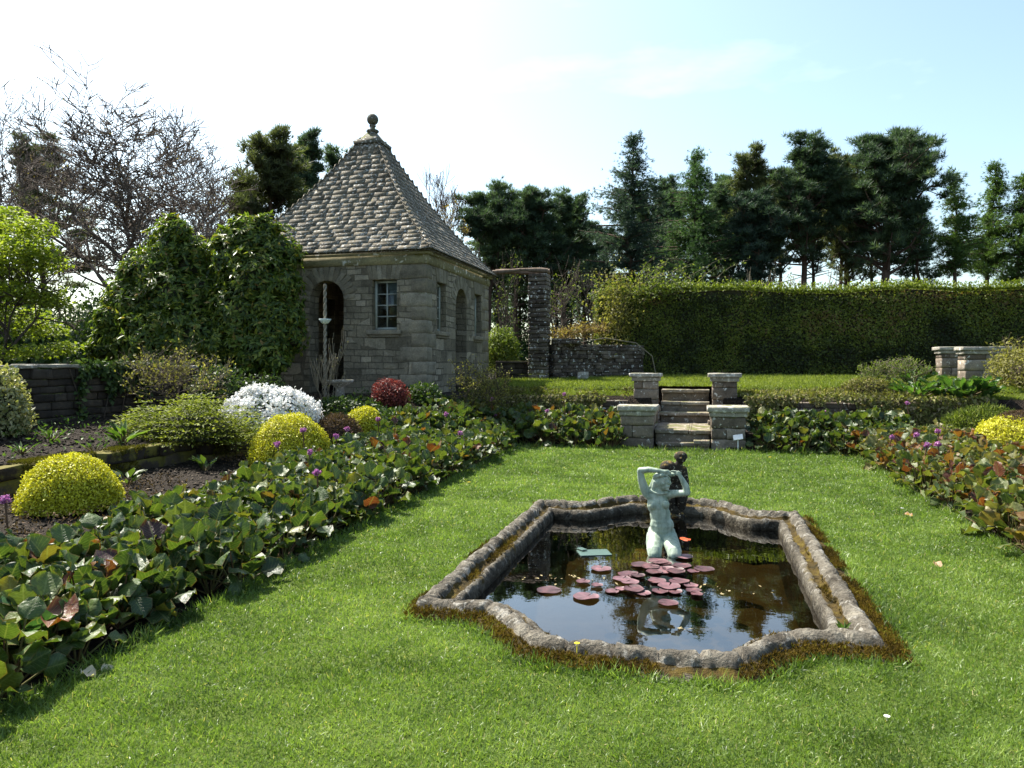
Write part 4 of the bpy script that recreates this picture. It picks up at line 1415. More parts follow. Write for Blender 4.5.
# ------------------------------------------------------------------ bergenia borders
def bergenia(name, sampler, n, mat, label, size=1.0, dens=12, warm=0.0):
    mb, pt = MB(), MB()
    x, y = sampler(n)
    n = len(x)
    z = height(x, y)
    L_, P_, Y_, Z_, T_ = [], [], [], [], []
    p0, p1 = [], []
    clump = fbm(np.column_stack([x, y, z]), .9, 2)
    for q in range(n):
        k = dens + int(rng.integers(-3, 4))
        a0 = rng.random() * 6.28
        ps = size * (.8 + .45 * rng.random())
        for j in range(k):
            inner = j / k
            a = a0 + j * 2.4
            tilt = (1.25 - .95 * inner) + rng.normal() * .30
            ht = (.05 + .23 * inner + .06 * rng.random()) * ps
            rad = (.03 + .14 * (1 - inner) + .03 * rng.random()) * ps
            d = np.array([math.cos(a), math.sin(a), 0])
            base = np.array([x[q], y[q], z[q] + .01])
            tip = base + d * rad + np.array([0, 0, ht])
            ydir = d * math.sin(tilt) * 1.0 + np.array([0, 0, math.cos(tilt)])
            ln = (.088 + .062 * rng.random() + .025 * (1 - inner)) * ps
            nrm = np.cross(np.cross(ydir, [0, 0, 1.0]), ydir) if abs(ydir[2]) < .97 else -d
            nrm = unit(nrm + rng.normal(size=3) * .42)
            P_.append(tip); Y_.append(ydir * ln); Z_.append(nrm); L_.append(ln)
            T_.append(np.clip(warm + .08 + .48 * inner * rng.random() + .36 * rng.random() + .35 * (clump[q] - .5) + (.34 if rng.random() < .15 else 0), 0, 1))  # upper leaves tinted lighter and warmer, painting in backlight from above
            p0.append(base + d * .015); p1.append(tip + ydir * ln * .06)
    P, Y, Z, Ln = np.array(P_), np.array(Y_), np.array(Z_), np.array(L_)
    X, Yu, Zu = frames(Z, Y)
    wd = Ln * (.95 + .25 * rng.random(len(P)))
    half_ = rng.random(len(P)) < .68
    T = np.array(T_)
    zs = Ln * (.7 + .9 * rng.random(len(P)))
    for msk, TT, UU in ((half_, RLEAF, RLEAF_UV), (~half_, RLEAF2, RLEAF2_UV)):
        mb.stamp(TT, P[msk], X[msk] * col(wd[msk]), Yu[msk] * col(Ln[msk]), Zu[msk] * col(zs[msk]), T[msk], UU)
    frustums(pt, np.array(p0), np.array(p1), np.full(len(p0), .007), np.full(len(p0), .005), 4, rng.random(len(p0)))
    V = pt
    root = mb.build(name, mat, smooth=True, luv=True)
    tag(root, label, 'ground cover', None, 'stuff')
    o = pt.build('leaf_stalks', M['petiole'], root)
    o['kind'] = 'stuff'
    return root

def jitter_grid(x0, x1, y0, y1, s, ok):
    xs, ys = np.meshgrid(np.arange(x0, x1, s), np.arange(y0, y1, s))
    x, y = xs.ravel() + rng.normal(size=xs.size) * s * .3, ys.ravel() + rng.normal(size=xs.size) * s * .3
    k = ok(x, y)
    return x[k], y[k]

def left_back(y):
    return np.interp(y, [1, 4, 6, 9, 12, 14], [-4.2, -4.55, -4.75, -5.25, -5.35, -4.6])

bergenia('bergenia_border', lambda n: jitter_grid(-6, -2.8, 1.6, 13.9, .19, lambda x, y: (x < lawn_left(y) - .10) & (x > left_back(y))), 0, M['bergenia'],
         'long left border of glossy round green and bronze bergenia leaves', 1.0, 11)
bergenia('bergenia_border', lambda n: jitter_grid(-4.6, -1.25, 13.95, 15.3, .21, lambda x, y: (x < -1.55) & (y > LAWN_BACK + .08)), 0, M['bergenia'],
         'dark green bergenia leaves along the lawn back left of the steps', 1.05, 11)
bergenia('bergenia_border', lambda n: jitter_grid(.85, 3.6, 13.95, 15.2, .21, lambda x, y: (x > .95) & (y > LAWN_BACK + .05)), 0, M['bergenia'],
         'dark green bergenia leaves along the lawn back right of the steps', 1.05, 11)
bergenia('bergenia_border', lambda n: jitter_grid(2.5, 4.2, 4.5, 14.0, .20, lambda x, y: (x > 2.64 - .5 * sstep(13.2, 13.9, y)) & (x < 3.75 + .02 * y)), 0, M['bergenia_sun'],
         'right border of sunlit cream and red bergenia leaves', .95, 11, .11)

# flower spikes of the bergenia
def flower(px, py, z_above, label, xlim=None, D=None):
    """a spike whose head shows at px, py"""
    if D is None:
        lo, hi = 3.0, 18.0
        for _ in range(40):
            mid = (lo + hi) / 2
            x, y = at(px, mid)
            if zat(py, mid) > hz(x, y) + z_above:
                lo = mid
            else:
                hi = mid
        D = lo
    x, y = at(px, D)
    if xlim and x < xlim:
        for DD in np.arange(D, 3, -.05):
            if at(px, DD)[0] > xlim:
                D = DD
                break
        x, y = at(px, D)
    zt = zat(py, D)
    g = hz(x, y)
    o = thing('bergenia_flower', (x, y, g), label, 'flower', 'pink flower spikes rising from the bergenia borders')
    st = MB()
    bx, by = x + rng.normal() * .05, y + .04
    tube(st, [(bx, by, g), (bx * .6 + x * .4, y, g + (zt - g) * .5), (x, y, zt)], .008, 6, .1)
    st.build('stem', M['petiole'], o)
    mb = MB()
    n = 34
    dirs = rdirs(n)
    P = np.array([x, y, zt]) + dirs * np.array([.037, .037, .032]) * col(.5 + .5 * rng.random(n))
    for q in range(4):
        X, Y, Z = frames(dirs, None, .6)
        s = .015 + .009 * rng.random(n)
        mb.stamp(LEAF, P, X * col(s), Y * col(s * 1.3), Z * col(s))
    mb.build('blossom', M['pink'], o)
    return o

for (px, py) in ((5, 499),):
    flower(px, py, .42, 'pink flower spike at the left frame edge beside nearest yellow bush')
for (px, py) in ((303, 430), (310, 452), (277, 444), (317, 473), (336, 436), (347, 429), (378, 419), (446, 414), (460, 433)):
    flower(px, py, .52, 'pink flower spike on a red stem over the left bergenia border', -5.3)
for (px, py) in ((495, 415), (492, 399), (547, 411), (564, 394)):
    flower(px, py, .58, 'pink flower spike above the back border left of the steps', None, 14.9)
for (px, py) in ((824, 412), (907, 403)):
    flower(px, py, .58, 'pink flower spike above the back border right of the steps', None, 13.9)
for (px, py) in ((916, 435), (938, 431), (938, 444), (927, 445), (892, 437)):
    flower(px, py, .50, 'pink flower spike among the sunlit right border leaves')

# large ribbed leaves at the left foreground
x, y = at(26, 4.05)
bl = thing('ribbed_leaf_plant', (x, y, 0), 'plant with very large ribbed green leaves at the lawn edge in the foreground', 'plant')
mb = MB()
n = 7
a = np.array([-1.2, -.5, .2, .9, 2.0, 3.2, 4.4])
P = np.column_stack([x + .05 * np.cos(a), y + .05 * np.sin(a), np.full(n, .07)])
Yd = np.column_stack([np.cos(a) * .55, np.sin(a) * .55, .8 - .15 * np.arange(n) / 2])
X, Y, Z = frames(np.column_stack([-np.cos(a) * .6, -np.sin(a) * .6 - .3, np.ones(n) * .6]), Yd)
L = np.array([.40, .44, .36, .34, .36, .38, .34])
Y[0] = unit(np.array([.10, -.30, 1.0])); Z[0] = unit(np.array([.25, -1.0, -.25])); Z[0] = unit(Z[0] - Y[0] * np.dot(Y[0], Z[0])); X[0] = np.cross(Y[0], Z[0])
P[0] = (x + .02, y - .12, .02)
mb.stamp(RLEAF, P, X * col(L * .75), Y * col(L), Z * col(L * .8), None, RLEAF_UV)
mb.build('leaves', M['bigleaf'], bl, smooth=True, luv=True)
sb = MB()
frustums(sb, np.tile([[x, y, 0]], (n, 1)), P + Y * .03, np.full(n, .014), np.full(n, .01), 6)
sb.build('stalks', M['petiole'], bl)

# ------------------------------------------------------------------ shrubs
def lump_dirs(n, zmin=-.15):
    d = rdirs(int(n * 2.2))
    d = d[d[:, 2] > zmin][:n]
    return d

def blob(mb, c, r, amp=.10, f=2.2, nu=40, nv=24, zmin=-.3, t=.5):
    V, Fc = sphere_T(nu, nv)
    nz = fbm(V * 1.0 + np.array(c) * 3, f, 3)
    V2 = V * (1 + amp * 2 * (nz - .5))[:, None]
    V2[:, 2] = np.maximum(V2[:, 2], zmin)
    mb.add(V2 * np.array(r) + np.array(c), Fc, t)

def shrub(name, x, y, r, n, lsize, mat, core, label, cat='shrub', zc=.0, group=None, asp=.55, jit=.6, shell=(.86, 1.03), lump=.10, stems=0, stem_mat='bark', zmin=-.1, lf=2.2, base=None, core_s=.90, droop=0.0, leafname='foliage', spiky=0.0, tint_fun=None, flat=False):
    g = hz(x, y) if base is None else base
    o = thing(name, (x, y, g), label, cat, group)
    c = np.array([x, y, g + zc])
    r = np.array(r, float)
    if core:
        cb = MB()
        blob(cb, c, r * core_s, lump, lf, zmin=zmin)
        cb.build('dark_twig_core', M[core], o, smooth=True)  # solid core, darker than the leaves to hold the crown's inner shade
    d = lump_dirs(n, zmin)
    nz = fbm(d + c * 3, lf, 3)
    s = (1 + lump * 2 * (nz - .5)) * (shell[0] + (shell[1] - shell[0]) * rng.random(len(d)))
    s = s * np.where(rng.random(len(d)) < .03, 1 + .10 * rng.random(len(d)), 1)
    P = c + d * r * s[:, None]
    k = P[:, 2] > g - .02
    P, d = P[k], d[k]
    nn = len(P)
    ydir = unit(d / r) * (.5 + spiky) + rdirs(nn) * .8 + np.array([0, 0, .25 - droop])
    X, Y, Z = frames(unit(d / r), ydir, jit)
    if spiky:
        X, Y, Z = frames(rdirs(nn), ydir)
    if flat:
        P[:, 2] = g + .09 * np.round((P[:, 2] - g + .05 * np.sin(P[:, 0] * 5 + P[:, 1] * 4)) / .09) + rng.normal(size=nn) * .016
        X, Y, Z = frames(np.tile([[0, 0, 1.]], (nn, 1)), d + rdirs(nn) * .6 - np.array([0, 0, .15]), .3)
    ls = lsize * (.65 + .7 * rng.random(nn))
    mb = MB()
    t = None if tint_fun is None else tint_fun(P, d)
    mb.stamp(LEAF, P, X * col(ls * asp), Y * col(ls), Z * col(ls), t)
    mb.build(leafname, M[mat], o)
    if stems:
        sb = MB()
        q = P[rng.integers(0, nn, stems)]
        b = np.column_stack([x + rng.normal(size=stems) * r[0] * .12, y + rng.normal(size=stems) * r[1] * .12, np.full(stems, g - .03)])
        mid = b * .45 + q * .55 + rng.normal(size=(stems, 3)) * .04
        frustums(sb, b, mid, np.full(stems, .012), np.full(stems, .008), 5)
        frustums(sb, mid, q, np.full(stems, .008), np.full(stems, .003), 4)
        sb.build('stems', M[stem_mat], o)
    return o

# golden domes
x, y = at(70.5, 7.35)
shrub('golden_bush', x, y, (.455, .45, .475), 21000, .024, 'goldleaf', 'goldcore', 'nearest bright yellow clipped dome bush at the left', 'bush', .06, 'yellow dome bushes', .6, .8, (.93, 1.04), .07, 0, zmin=-.08, lf=3.2, core_s=.94)
x, y = at(290, 10.7)
shrub('golden_bush', x, y, (.56, .54, .64), 18000, .027, 'goldleaf', 'goldcore', 'bright yellow dome bush in front of the white azalea', 'bush', .10, 'yellow dome bushes', .6, .8, (.93, 1.04), .08, 0, zmin=-.1, lf=3.0, core_s=.94)
x, y = at(364, 13.1)
shrub('golden_bush', x, y, (.34, .36, .42), 6000, .034, 'goldleaf', 'goldcore', 'small yellow bush peeping out from behind the brown mound', 'bush', .06, 'yellow dome bushes', .6, .8, (.92, 1.05), .10, 0, zmin=-.1, core_s=.93)
x, y = at(337, 12.2)
shrub('brown_mound', x, y, (.44, .42, .58), 7000, .05, 'heather', 'browncore', 'rounded brown twiggy mound between the two yellow bushes', 'bush', .05, None, .25, .8, (.9, 1.05), .08, 0, zmin=-.1, spiky=.6, core_s=.92)
x, y = at(1010, 11.2)
o = shrub('golden_bush', x, y, (.50, .55, .52), 9000, .032, 'goldleaf', 'goldcore', 'yellow bush with a bare brown top at the right frame edge', 'bush', .03, 'yellow dome bushes', .6, .8, (.93, 1.04), .10, 0, zmin=-.1, core_s=.94)
mb = MB()
blob(mb, (x + .16, y + .10, hz(x, y) + .12), (.44, .46, .49), .06, 3)
mb.build('bare_patch', M['browncore'], o, smooth=True)
nn = 5000
d = lump_dirs(nn, 0)
P = np.array([x + .16, y + .10, hz(x, y) + .12]) + d * np.array([.44, .46, .49]) * (.97 + .08 * rng.random((len(d), 1)))
X, Y, Z = frames(rdirs(len(d)), d + rdirs(len(d)) * .6)
mb = MB()
mb.stamp(LEAF, P, X * .012, Y * .05, Z * .03)
mb.build('bare_twigs', M['heather'], o)

# white azalea
x, y = at(270, 12.3)
az = shrub('white_azalea', x, y, (.80, .55, .50), 5000, .05, 'shade_herb', 'greencore', 'low azalea covered in white blossom behind the yellow bush', 'shrub', .48, None, .5, .7, (.80, .95), .14, 12, zmin=-.9, core_s=.84)
c = np.array([x, y, hz(x, y) + .48])
d = lump_dirs(1500, -.35)
nz = fbm(d + c * 3, 3.4, 3)
P0 = c + d * np.array([.80, .55, .50]) * ((1 + .62 * (nz - .5)) * (.92 + .14 * rng.random(len(d))))[:, None]
mb = MB()
for q in range(7):
    n = len(P0)
    P = P0 + rng.normal(size=(n, 3)) * .022
    X, Y, Z = frames(d, None, .7)
    s = .042 + .02 * rng.random(n)
    mb.stamp(LEAF, P, X * col(s * .8), Y * col(s), Z * col(s))
mb.build('blossom', M['whitepetal'], az)

x, y = at(390, 14.2)
shrub('red_shrub', x, y, (.33, .32, .32), 3600, .042, 'redleaf', 'redcore', 'small round dark red leaved shrub below the summerhouse window', 'shrub', .24, None, .5, .8, (.72, 1.10), .26, 18, zmin=-.6, core_s=.8)
x, y = at(190, 10.9)
shrub('spreading_shrub', x, y, (1.05, .75, .52), 9000, .06, 'juniper', 'greencore', 'wide low spreading green shrub with layered tips above mossy edging', 'shrub', .02, None, .42, .5, (.62, 1.12), .34, 30, zmin=-.1, lf=2.6, core_s=.62, flat=True)
x, y = at(-8, 9.6)
shrub('variegated_shrub', x, y, (.42, .42, .62), 3600, .07, 'varleaf', 'greencore', 'pale cream variegated shrub at the left frame edge before the wall', 'shrub', .25, None, .5, .8, (.72, 1.08), .22, 20, zmin=-.5, core_s=.70)
x, y = at(502, 24.5)
shrub('pale_shrub', x, y, (.62, .6, .85), 4200, .10, 'heathgreen', None, 'sunny pale green bush beyond the low wall beside the summerhouse', 'shrub', .8, None, .5, .8, (.5, 1.06), .18, 20, zmin=-.9)
x, y = at(348, 13.9)
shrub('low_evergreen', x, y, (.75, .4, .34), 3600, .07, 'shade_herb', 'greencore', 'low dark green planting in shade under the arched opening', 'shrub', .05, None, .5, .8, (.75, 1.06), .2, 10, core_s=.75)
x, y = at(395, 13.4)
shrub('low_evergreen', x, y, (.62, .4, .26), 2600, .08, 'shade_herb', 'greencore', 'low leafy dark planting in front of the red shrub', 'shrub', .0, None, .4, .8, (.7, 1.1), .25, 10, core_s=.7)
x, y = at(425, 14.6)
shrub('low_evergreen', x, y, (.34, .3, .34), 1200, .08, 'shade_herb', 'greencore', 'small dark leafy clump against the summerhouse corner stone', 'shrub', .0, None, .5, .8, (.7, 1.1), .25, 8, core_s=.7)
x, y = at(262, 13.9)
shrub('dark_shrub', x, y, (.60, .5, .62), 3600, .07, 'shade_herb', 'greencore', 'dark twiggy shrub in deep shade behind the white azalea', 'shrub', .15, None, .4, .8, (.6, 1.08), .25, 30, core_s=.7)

x, y = at(224, 13.6)  # shrub added to darken pale ground where deep shade belongs
shrub('dark_shrub', x, y, (.62, .5, .75), 3600, .08, 'shade_herb', 'greencore', 'added dark leafy shrub standing in for deep shade at the foot of the evergreen shrubs', 'shrub', .12, None, .5, .8, (.6, 1.08), .25, 20, core_s=.75)

# right side planting
def leafy(name, x, y, n, L, W, mat, label, cat='plant', up=.75, sp=.65, tmpl=RLEAF, uv=RLEAF_UV, rad=.12, droop=1.0, base=None):
    g = hz(x, y) if base is None else base
    o = thing(name, (x, y, g), label, cat)
    a = rng.random(n) * 6.28
    rr = rad * rng.random(n) ** .5
    P = np.column_stack([x + rr * np.cos(a), y + rr * np.sin(a), g + .02 + L * (.9 if n > 50 else .5) * rng.random(n)])
    t = sp * (.4 + .9 * rng.random(n))
    Yd = np.column_stack([np.cos(a) * np.sin(t), np.sin(a) * np.sin(t), np.cos(t) * up])
    X, Y, Z = frames(np.column_stack([-np.cos(a) * np.cos(t), -np.sin(a) * np.cos(t), np.sin(t) + .4]), Yd)
    ln = L * (.6 + .6 * rng.random(n))
    mb = MB()
    mb.stamp(tmpl, P, X * col(ln * W), Y * col(ln), Z * col(ln * droop), None, uv)
    mb.build('leaves', M[mat], o, smooth=True, luv=uv is not None)
    sb = MB()
    frustums(sb, np.column_stack([np.full(n, x), np.full(n, y), np.full(n, g - .02)]), P + Y * .02, np.full(n, .008), np.full(n, .006), 4)
    sb.build('stalks', M['petiole'], o)
    return o
x, y = at(960, 14.9)
leafy('broad_leaf_plant', x, y, 90, .30, .62, 'hosta', 'lush plant with broad bright green leaves before the gate piers', 'plant', 1.2, .8, rad=.55)
x, y = at(918, 15.2)
leafy('broad_leaf_plant', x, y, 60, .24, .42, 'hosta', 'lower narrow leaved green plant left of the broad leaved one', 'plant', .9, .8, rad=.45)
x, y = at(726, 13.9)
x, y = at(912, 17.4)
leafy('broad_leaf_plant', x, y, 16, .40, .3, 'hosta', 'dark green clump against the hedge beside the smaller gate pier', 'plant', 1, .6, rad=.2)
x, y = at(935, 12.6)
shrub('heath_mound', x, y, (.58, .5, .26), 5200, .075, 'heathgreen', 'greencore', 'soft green heath mound left of the right yellow bush', 'shrub', .04, None, .16, .8, (.8, 1.1), .18, 0, spiky=.9, core_s=.8)
x, y = at(985, 13.4)
shrub('heath_mound', x, y, (.62, .5, .40), 6000, .10, 'heathgreen', 'greencore', 'taller grassy green mound behind the right yellow bush', 'shrub', .04, None, .13, .8, (.8, 1.1), .18, 0, spiky=1.1, core_s=.78)
x, y = at(1036, 15.6)
shrub('rusty_shrub', x, y, (.85, .7, .62), 5200, .07, 'bud', 'browncore', 'brownish green shrub in front of the wide gate pier', 'shrub', .25, None, .45, .8, (.6, 1.1), .25, 40, core_s=.6, zmin=-.5)
x, y = at(868, 15.6)
shrub('heath_mound', x, y, (.55, .35, .32), 3600, .06, 'drybed', 'browncore', 'brown tinged clipped mound on the terrace wall right of steps', 'shrub', .05, None, .3, .8, (.75, 1.08), .2, 0, core_s=.75)

# bedding along the terrace walls
def bedding(name, x0, x1, y0, y1, n, mat, label, ls=.07):
    mb = MB()
    x = x0 + (x1 - x0) * rng.random(n)
    y = y0 + (y1 - y0) * rng.random(n)
    z = height(x, y)
    P0 = np.column_stack([x, y, z])
    k = fbm(P0, 1.6, 3) > .50
    P0 = P0[k]
    hgt = .03 + .16 * fbm(P0 + 9, 1.1, 2) * rng.random(len(P0))
    P = P0 + np.column_stack([rng.normal(size=(len(P0), 2)) * .04, hgt])
    nn = len(P)
    X, Y, Z = frames(rdirs(nn), np.column_stack([rng.normal(size=(nn, 2)), np.full(nn, .8)]))
    s = ls * (.6 + .8 * rng.random(nn))
    mb.stamp(LEAF, P, X * col(s * .4), Y * col(s), Z * col(s), np.clip(fbm(P, 2.5, 2) + rng.normal(size=nn) * .2, 0, 1))
    tag(mb.build(name, M[mat]), label, 'planting', None, 'stuff')
bedding('rockery_planting', -5.5, PX - 1.2, 16.2, 17.2, 8000, 'drybed', 'dry straw and green rockery planting on terrace edge left of steps')
bedding('rockery_planting', PX + 1.2, 5.4, 16.15, 17.2, 11000, 'drybed', 'mixed low rockery planting on terrace edge right of steps')
bedding('bed_weeds', -9.3, -7.45, 5, 11.5, 900, 'herb', 'sparse green seedlings in the upper soil bed by the wall', .06)
bedding('under_planting', -7.0, -4.4, 14.0, 15.0, 3600, 'shade_herb', 'dark low planting along the foot of the summerhouse', .09)
bedding('soil_litter', -7.0, -5.2, 4, 12.5, 6500, 'heather', 'dead leaf litter scattered over the dark bed soil', .035)

# clods and bark chips on the bare soil
OCT = (np.array([(1, 0, 0), (-1, 0, 0), (0, 1, 0), (0, -1, 0), (0, 0, 1), (0, 0, -1)], float), [[(0, 2, 4), (2, 1, 4), (1, 3, 4), (3, 0, 4), (2, 0, 5), (1, 2, 5), (3, 1, 5), (0, 3, 5)]])
n = 15000
x = np.where(rng.random(n) < .8, -9.6 + 5.2 * rng.random(n), 3.6 + 2.4 * rng.random(n))
y = 4 + 10.5 * rng.random(n)
P = np.column_stack([x, y, height(x, y) + .004])
X, Y, Z = frames(rdirs(n))
q = .008 + .022 * rng.random(n) ** 2.5
mb = MB()
mb.stamp(OCT, P, X * col(q), Y * col(q * 1.6), Z * col(q * .7))
tag(mb.build('soil_clods', M['clod']), 'loose clods and bark chips on the dark bare soil', 'soil', None, 'stuff')

# silvery plant by the steps
x, y = at(770, 15.3)
leafy('silver_plant', x, y, 40, .26, .16, 'varleaf', 'silvery grey strap leaved plant behind border right of steps', 'plant', 1, .6, LEAF, None, .16)
# perennials on the rockery
for (px, D, L, n, lab) in ((124, 9.9, .26, 22, 'bright green lance leaved perennial on the mossy edging'), (95, 9.2, .10, 12, 'low fresh green tuft above the nearest yellow bush'), (22, 8.6, .12, 14, 'fresh green tuft on the edging beside the variegated shrub'), (52, 9.6, .16, 16, 'thin grassy seedlings in the upper soil bed')):
    x, y = at(px, D)
    leafy('perennial_plant', x, y, n, L, .22, 'herb', lab, 'plant', 1, .75, LEAF, None, .10)
for (px, D, lab) in ((128, 8.7, 'small green weed at the foot of the mossy edging'), (205, 9.9, 'dark green weed below the spreading shrub')):
    x, y = at(px, D)
    leafy('perennial_plant', x, y, 14, .18, .4, 'shade_herb', lab, 'plant', 1, .8, LEAF, None, .08)

# ------------------------------------------------------------------ branching skeletons
def skeleton(H, W, trunk_r, levels=5, split=(3, 5), up=.35, first=.25, wob=.16, ratio=.68, spread=.62, seed=0, stems=1, min_r=.006, maxseg=6000):
    rs = random.Random(seed)
    segs, tips = [], []
    todo = []
    for s in range(stems):
        a = rs.random() * 6.28
        d = Vector((math.cos(a) * .22 * (stems > 1), math.sin(a) * .22 * (stems > 1), 1)).normalized()
        todo.append((Vector((0, 0, 0)), d, first, trunk_r / stems ** .4, 0))
    while todo and len(segs) < maxseg:
        p, d, L, r, lv = todo.pop(0)
        ns = 4 if lv < 2 else 3
        pts = [p]
        for k in range(ns):
            nd = (d + Vector((rs.gauss(0, wob), rs.gauss(0, wob), rs.gauss(0, wob) * .6 + up * .10 * (lv > 0)))).normalized()
            q = pts[-1] + nd * L / ns
            r0, r1 = r * (1 - .45 * k / ns), r * (1 - .45 * (k + 1) / ns)
            segs.append((pts[-1], q, r0, r1))
            pts.append(q)
            d = nd
            if 0 < lv < levels and rs.random() < .55:
                side = Vector((rs.gauss(0, 1), rs.gauss(0, 1), rs.gauss(0, .5) + .25)).normalized()
                todo.append((q, (d * .55 + side * .75).normalized(), L * ratio * rs.uniform(.6, 1.0), r1 * .55, lv + 1))
        if lv < levels:
            for c in range(rs.randint(*split) - (1 if lv > 1 else 0)):
                side = Vector((rs.gauss(0, 1), rs.gauss(0, 1), rs.gauss(0, .6))).normalized()
                nd = (d + side * spread + Vector((0, 0, up * .4))).normalized()
                todo.append((pts[-1], nd, L * ratio * rs.uniform(.75, 1.2) * (1.5 if lv == 0 else 1), r * .55 * rs.uniform(.7, 1.05), lv + 1))
        else:
            tips.append((pts[-1], d))
    P0 = np.array([s[0][:] for s in segs]); P1 = np.array([s[1][:] for s in segs])
    R0 = np.array([s[2] for s in segs]); R1 = np.array([s[3] for s in segs])
    tp = np.array([t[0][:] for t in tips]) if tips else P1[-50:].copy()
    for A in (P0, P1, tp):
        pass
    hi = P1[:, 2] > .4 * P1[:, 2].max()
    drift = P1[hi].mean(0) / P1[hi][:, 2].mean()
    for A in (P0, P1, tp):
        A[:, 0] -= drift[0] * A[:, 2]
        A[:, 1] -= drift[1] * A[:, 2]
    sc = np.array([W / (np.percentile(np.abs(P1[:, :2]), 97.5) * 2), W / (np.percentile(np.abs(P1[:, :2]), 97.5) * 2), H / np.percentile(P1[:, 2], 99.8)])
    def fit(A):
        A = A * sc
        rr = np.linalg.norm(A[:, :2], axis=1) / (W * .56)
        A[:, :2] *= (np.tanh(rr) / np.maximum(rr, 1e-6))[:, None] * 1.12
        return A
    return fit(P0), fit(P1), np.maximum(R0, min_r), np.maximum(R1, min_r), fit(tp)

def bare_tree(name, px, D, top, wpx, label, seed, trunk_r=.30, mat='barebark', levels=5, group='bare trees behind the garden', budsize=.10, bud='budrust', base=None, twig=.010, maxseg=7000, nbud=1500, first=.35, up=.35, split=(3, 5)):
    x, y = at(px, D)
    g = 1.0 if base is None else base
    H = zat(top, D) - g
    W = wpx * D / FPX
    o = thing(name, (x, y, g), label, 'tree', group)
    P0, P1, R0, R1, tp = skeleton(H, W, trunk_r, levels, split, up, first, .15, .70, .62, seed, 1, twig, maxseg)
    b = np.array([x, y, g - .1])
    big = R0 > trunk_r * .28
    mb = MB()
    frustums(mb, P0[big] + b, P1[big] + b, R0[big], R1[big], 8)
    mb.build('trunk', M[mat], o, smooth=True)
    mb = MB()
    frustums(mb, P0[~big] + b, P1[~big] + b, R0[~big], R1[~big], 4)
    co = mb.build('crown', M[mat], o)
    if nbud:
        q = tp[rng.integers(0, len(tp), nbud)] + b + rng.normal(size=(nbud, 3)) * .12
        X, Y, Z = frames(rdirs(nbud))
        s = budsize * (.5 + rng.random(nbud))
        mb = MB()
        mb.stamp(LEAF, q, X * col(s * .5), Y * col(s), Z * col(s))
        mb.build('buds', M[bud], co)
    return o

bare_tree('bare_tree', 136, 33, 92, 250, 'wide bare branched tree fanning out behind the left evergreen shrub', 19, .34, nbud=2600, maxseg=30000, twig=.015, levels=6, first=.24, budsize=.07, split=(3, 4))
bare_tree('bare_tree', 14, 40, 92, 200, 'bare tree at the left frame edge behind the spring maple', 35, .28, nbud=600, maxseg=14000, twig=.012, levels=6, split=(2, 4))
bare_tree('bare_tree', 195, 46, 112, 150, 'bare tree farther back between the wide bare tree and the pines', 17, .2, nbud=300, maxseg=12000, twig=.016, levels=6, split=(2, 4))
bare_tree('bare_tree', 437, 46, 170, 62, 'thin pale bare tree just right of the roof', 13, .18, nbud=300, maxseg=4000, twig=.012)
bare_tree('bare_tree', 452, 40, 206, 60, 'rounded brownish budding tree behind the roof slope', 31, .16, nbud=2600, maxseg=4500, budsize=.16, bud='budrust', twig=.012)

